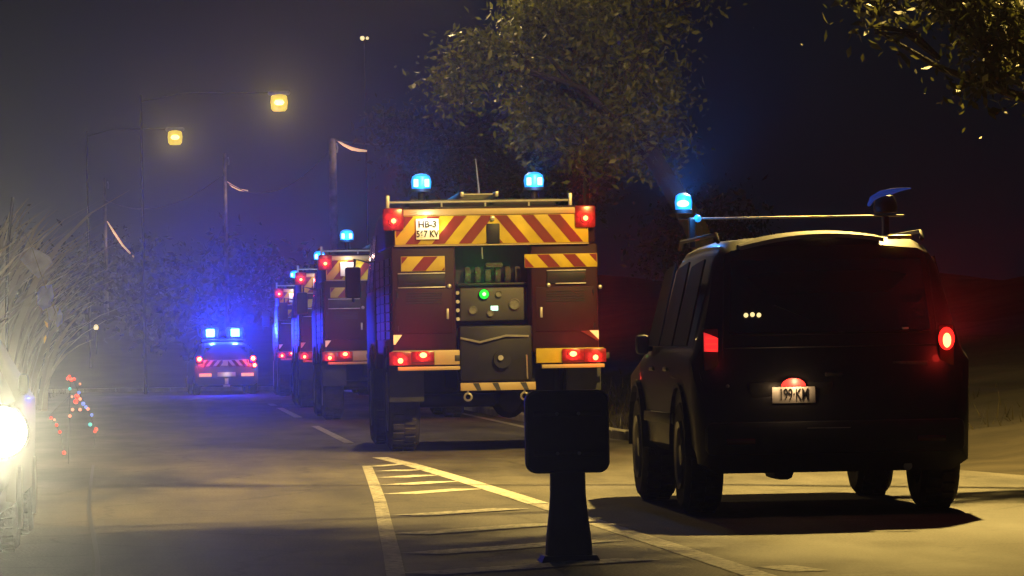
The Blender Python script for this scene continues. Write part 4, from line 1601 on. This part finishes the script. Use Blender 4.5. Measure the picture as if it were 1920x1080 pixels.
# ------------------------------------------------------------------ lens ghosts built as blue pennants and a coloured light string at the left
PN = empty('lens_ghost_patches', at(88, 560, 80) * 1.0, 'lens ghosts built as blue and grey-blue cloth pieces among the pale reeds', 'lens ghosts')
o0 = Vector(PN.location)
cord = MB()
cord.tube([at(30, 400, 80) - o0, at(62, 470, 80) - o0, at(82, 530, 80) - o0, at(104, 585, 80) - o0, at(86, 640, 80) - o0], .008, M['wire'], 5)
cord.build('cord', PN)
for poly_, mm in (([(38, 487), (58, 462), (92, 480), (99, 494), (72, 522), (60, 512)], 'ghost_grey'), ([(70, 548), (78, 537), (97, 533), (101, 556), (96, 574), (80, 582), (70, 570)], 'ghost_blue'), ([(106, 590), (112, 578), (118, 590), (117, 606), (108, 614), (104, 606)], 'ghost_blue'), ([(88, 578), (104, 572), (108, 585), (104, 602), (92, 600)], 'ghost_grey')):
    q = MB()
    q.poly([at(u, v, 80 + .15 * math.sin(i * 1.7)) - o0 for i, (u, v) in enumerate(poly_)], M[mm], depth=(0, .02, 0))
    q.build('ghost_patch', PN, smooth=False)  # blue lens ghost given shape as cloth, cord and stake made up
for poly_ in ([(83, 601), (90, 606), (90, 615), (86, 612)], [(82, 634), (86, 628), (88, 636), (82, 645)]):
    q = MB()
    q.poly([at(u, v, 80) - o0 for u, v in poly_], M['gold'], depth=(0, .02, 0))
    q.build('ghost_fleck', PN, smooth=False)  # yellow fleck of the same lens ghosts
z0 = terrain_h(o0.x - .9, 80)
MB().tube([(-.8, 0, z0 - o0.z - .1), (-.72, 0, 0.9), (-.6, 0, 1.9)], .03, M['bark'], 7).build('stake', PN)

g = ground_pt(165, 872)
LS = empty('lens_ghost_dots', (g.x, g.y, 0), 'lens ghosts built as a string of tiny red, blue and teal bulbs on bent stakes beside the left lane', 'string lights')
o0 = Vector(LS.location)
YY = g.y


def lp(u, v, dy=0):
    return at(u, v, YY + dy) - o0


MB().tube([lp(128, 870), lp(130, 780), lp(132, 706)], .004, M['dark'], 5).build('stake', LS)
MB().tube([lp(132, 706), lp(148, 735), lp(165, 770), lp(180, 805), lp(176, 840)], .003, M['dark'], 5).build('wire', LS)
MB().tube([lp(132, 740), lp(92, 780), lp(105, 795), (lp(115, 820)), lp(120, 852)], .003, M['dark'], 5).build('wire', LS)
dots = [(130, 706, 4, 'ghost_dot_red'), (134, 712, 5, 'ghost_dot_red'), (139, 711, 4, 'ghost_dot_red'), (127, 710, 4, 'ghost_dot_red'), (131, 729, 4, 'ghost_dot_teal'), (150, 720, 3, 'ghost_dot_pink'),
         (148, 736, 4, 'ghost_dot_blue'), (144, 743, 6, 'ghost_dot_red'), (142, 753, 6, 'ghost_dot_red'), (150, 748, 4, 'ghost_dot_pink'), (156, 757, 5, 'ghost_dot_blue'), (161, 763, 4, 'ghost_dot_blue'), (165, 767, 4, 'ghost_dot_pink'), (150, 768, 4, 'ghost_dot_pink'),
         (136, 768, 4, 'ghost_dot_pink'), (131, 780, 4, 'ghost_dot_pink'), (172, 778, 4, 'ghost_dot_blue'), (169, 796, 5, 'ghost_dot_teal'), (180, 805, 5, 'ghost_dot_red'), (178, 809, 4, 'ghost_dot_red'),
         (96, 784, 4, 'ghost_dot_red'), (102, 787, 3, 'ghost_dot_pink'), (106, 797, 4, 'ghost_dot_red'), (112, 810, 4, 'ghost_dot_red'), (120, 849, 5, 'ghost_dot_red'), (135, 744, 3, 'ghost_dot_pink')]
for u, v, r, mm in dots:
    q = MB()
    rr = .8 * r * YY / FPX
    q.lathe([(.001, -rr), (rr * .7, -rr * .7), (rr, 0), (rr * .7, rr * .7), (.001, rr)], M[mm], n=10)
    o = q.build('bulb', LS)  # glowing dot of a lens ghost, stakes and wires made up
    o.location = lp(u, v)

# ------------------------------------------------------------------ haze
hm = bpy.data.materials.new('night_haze')
hm.use_nodes = True
n = hm.node_tree.nodes
for x in list(n):
    if x.type != 'OUTPUT_MATERIAL':
        n.remove(x)
pv = n.new('ShaderNodeVolumePrincipled')
pv.inputs['Color'].default_value = (.85, .86, .9, 1)
pv.inputs['Density'].default_value = HAZE_DENSITY
pv.inputs['Anisotropy'].default_value = HAZE_G
hm.node_tree.links.new(pv.outputs[0], n['Material Output'].inputs['Volume'])
hz = MB()
hz.box(-720, 720, -60, 900, -2.0, 26, hm)
ho = hz.build('haze', smooth=False)
tag(ho, kind='stuff')
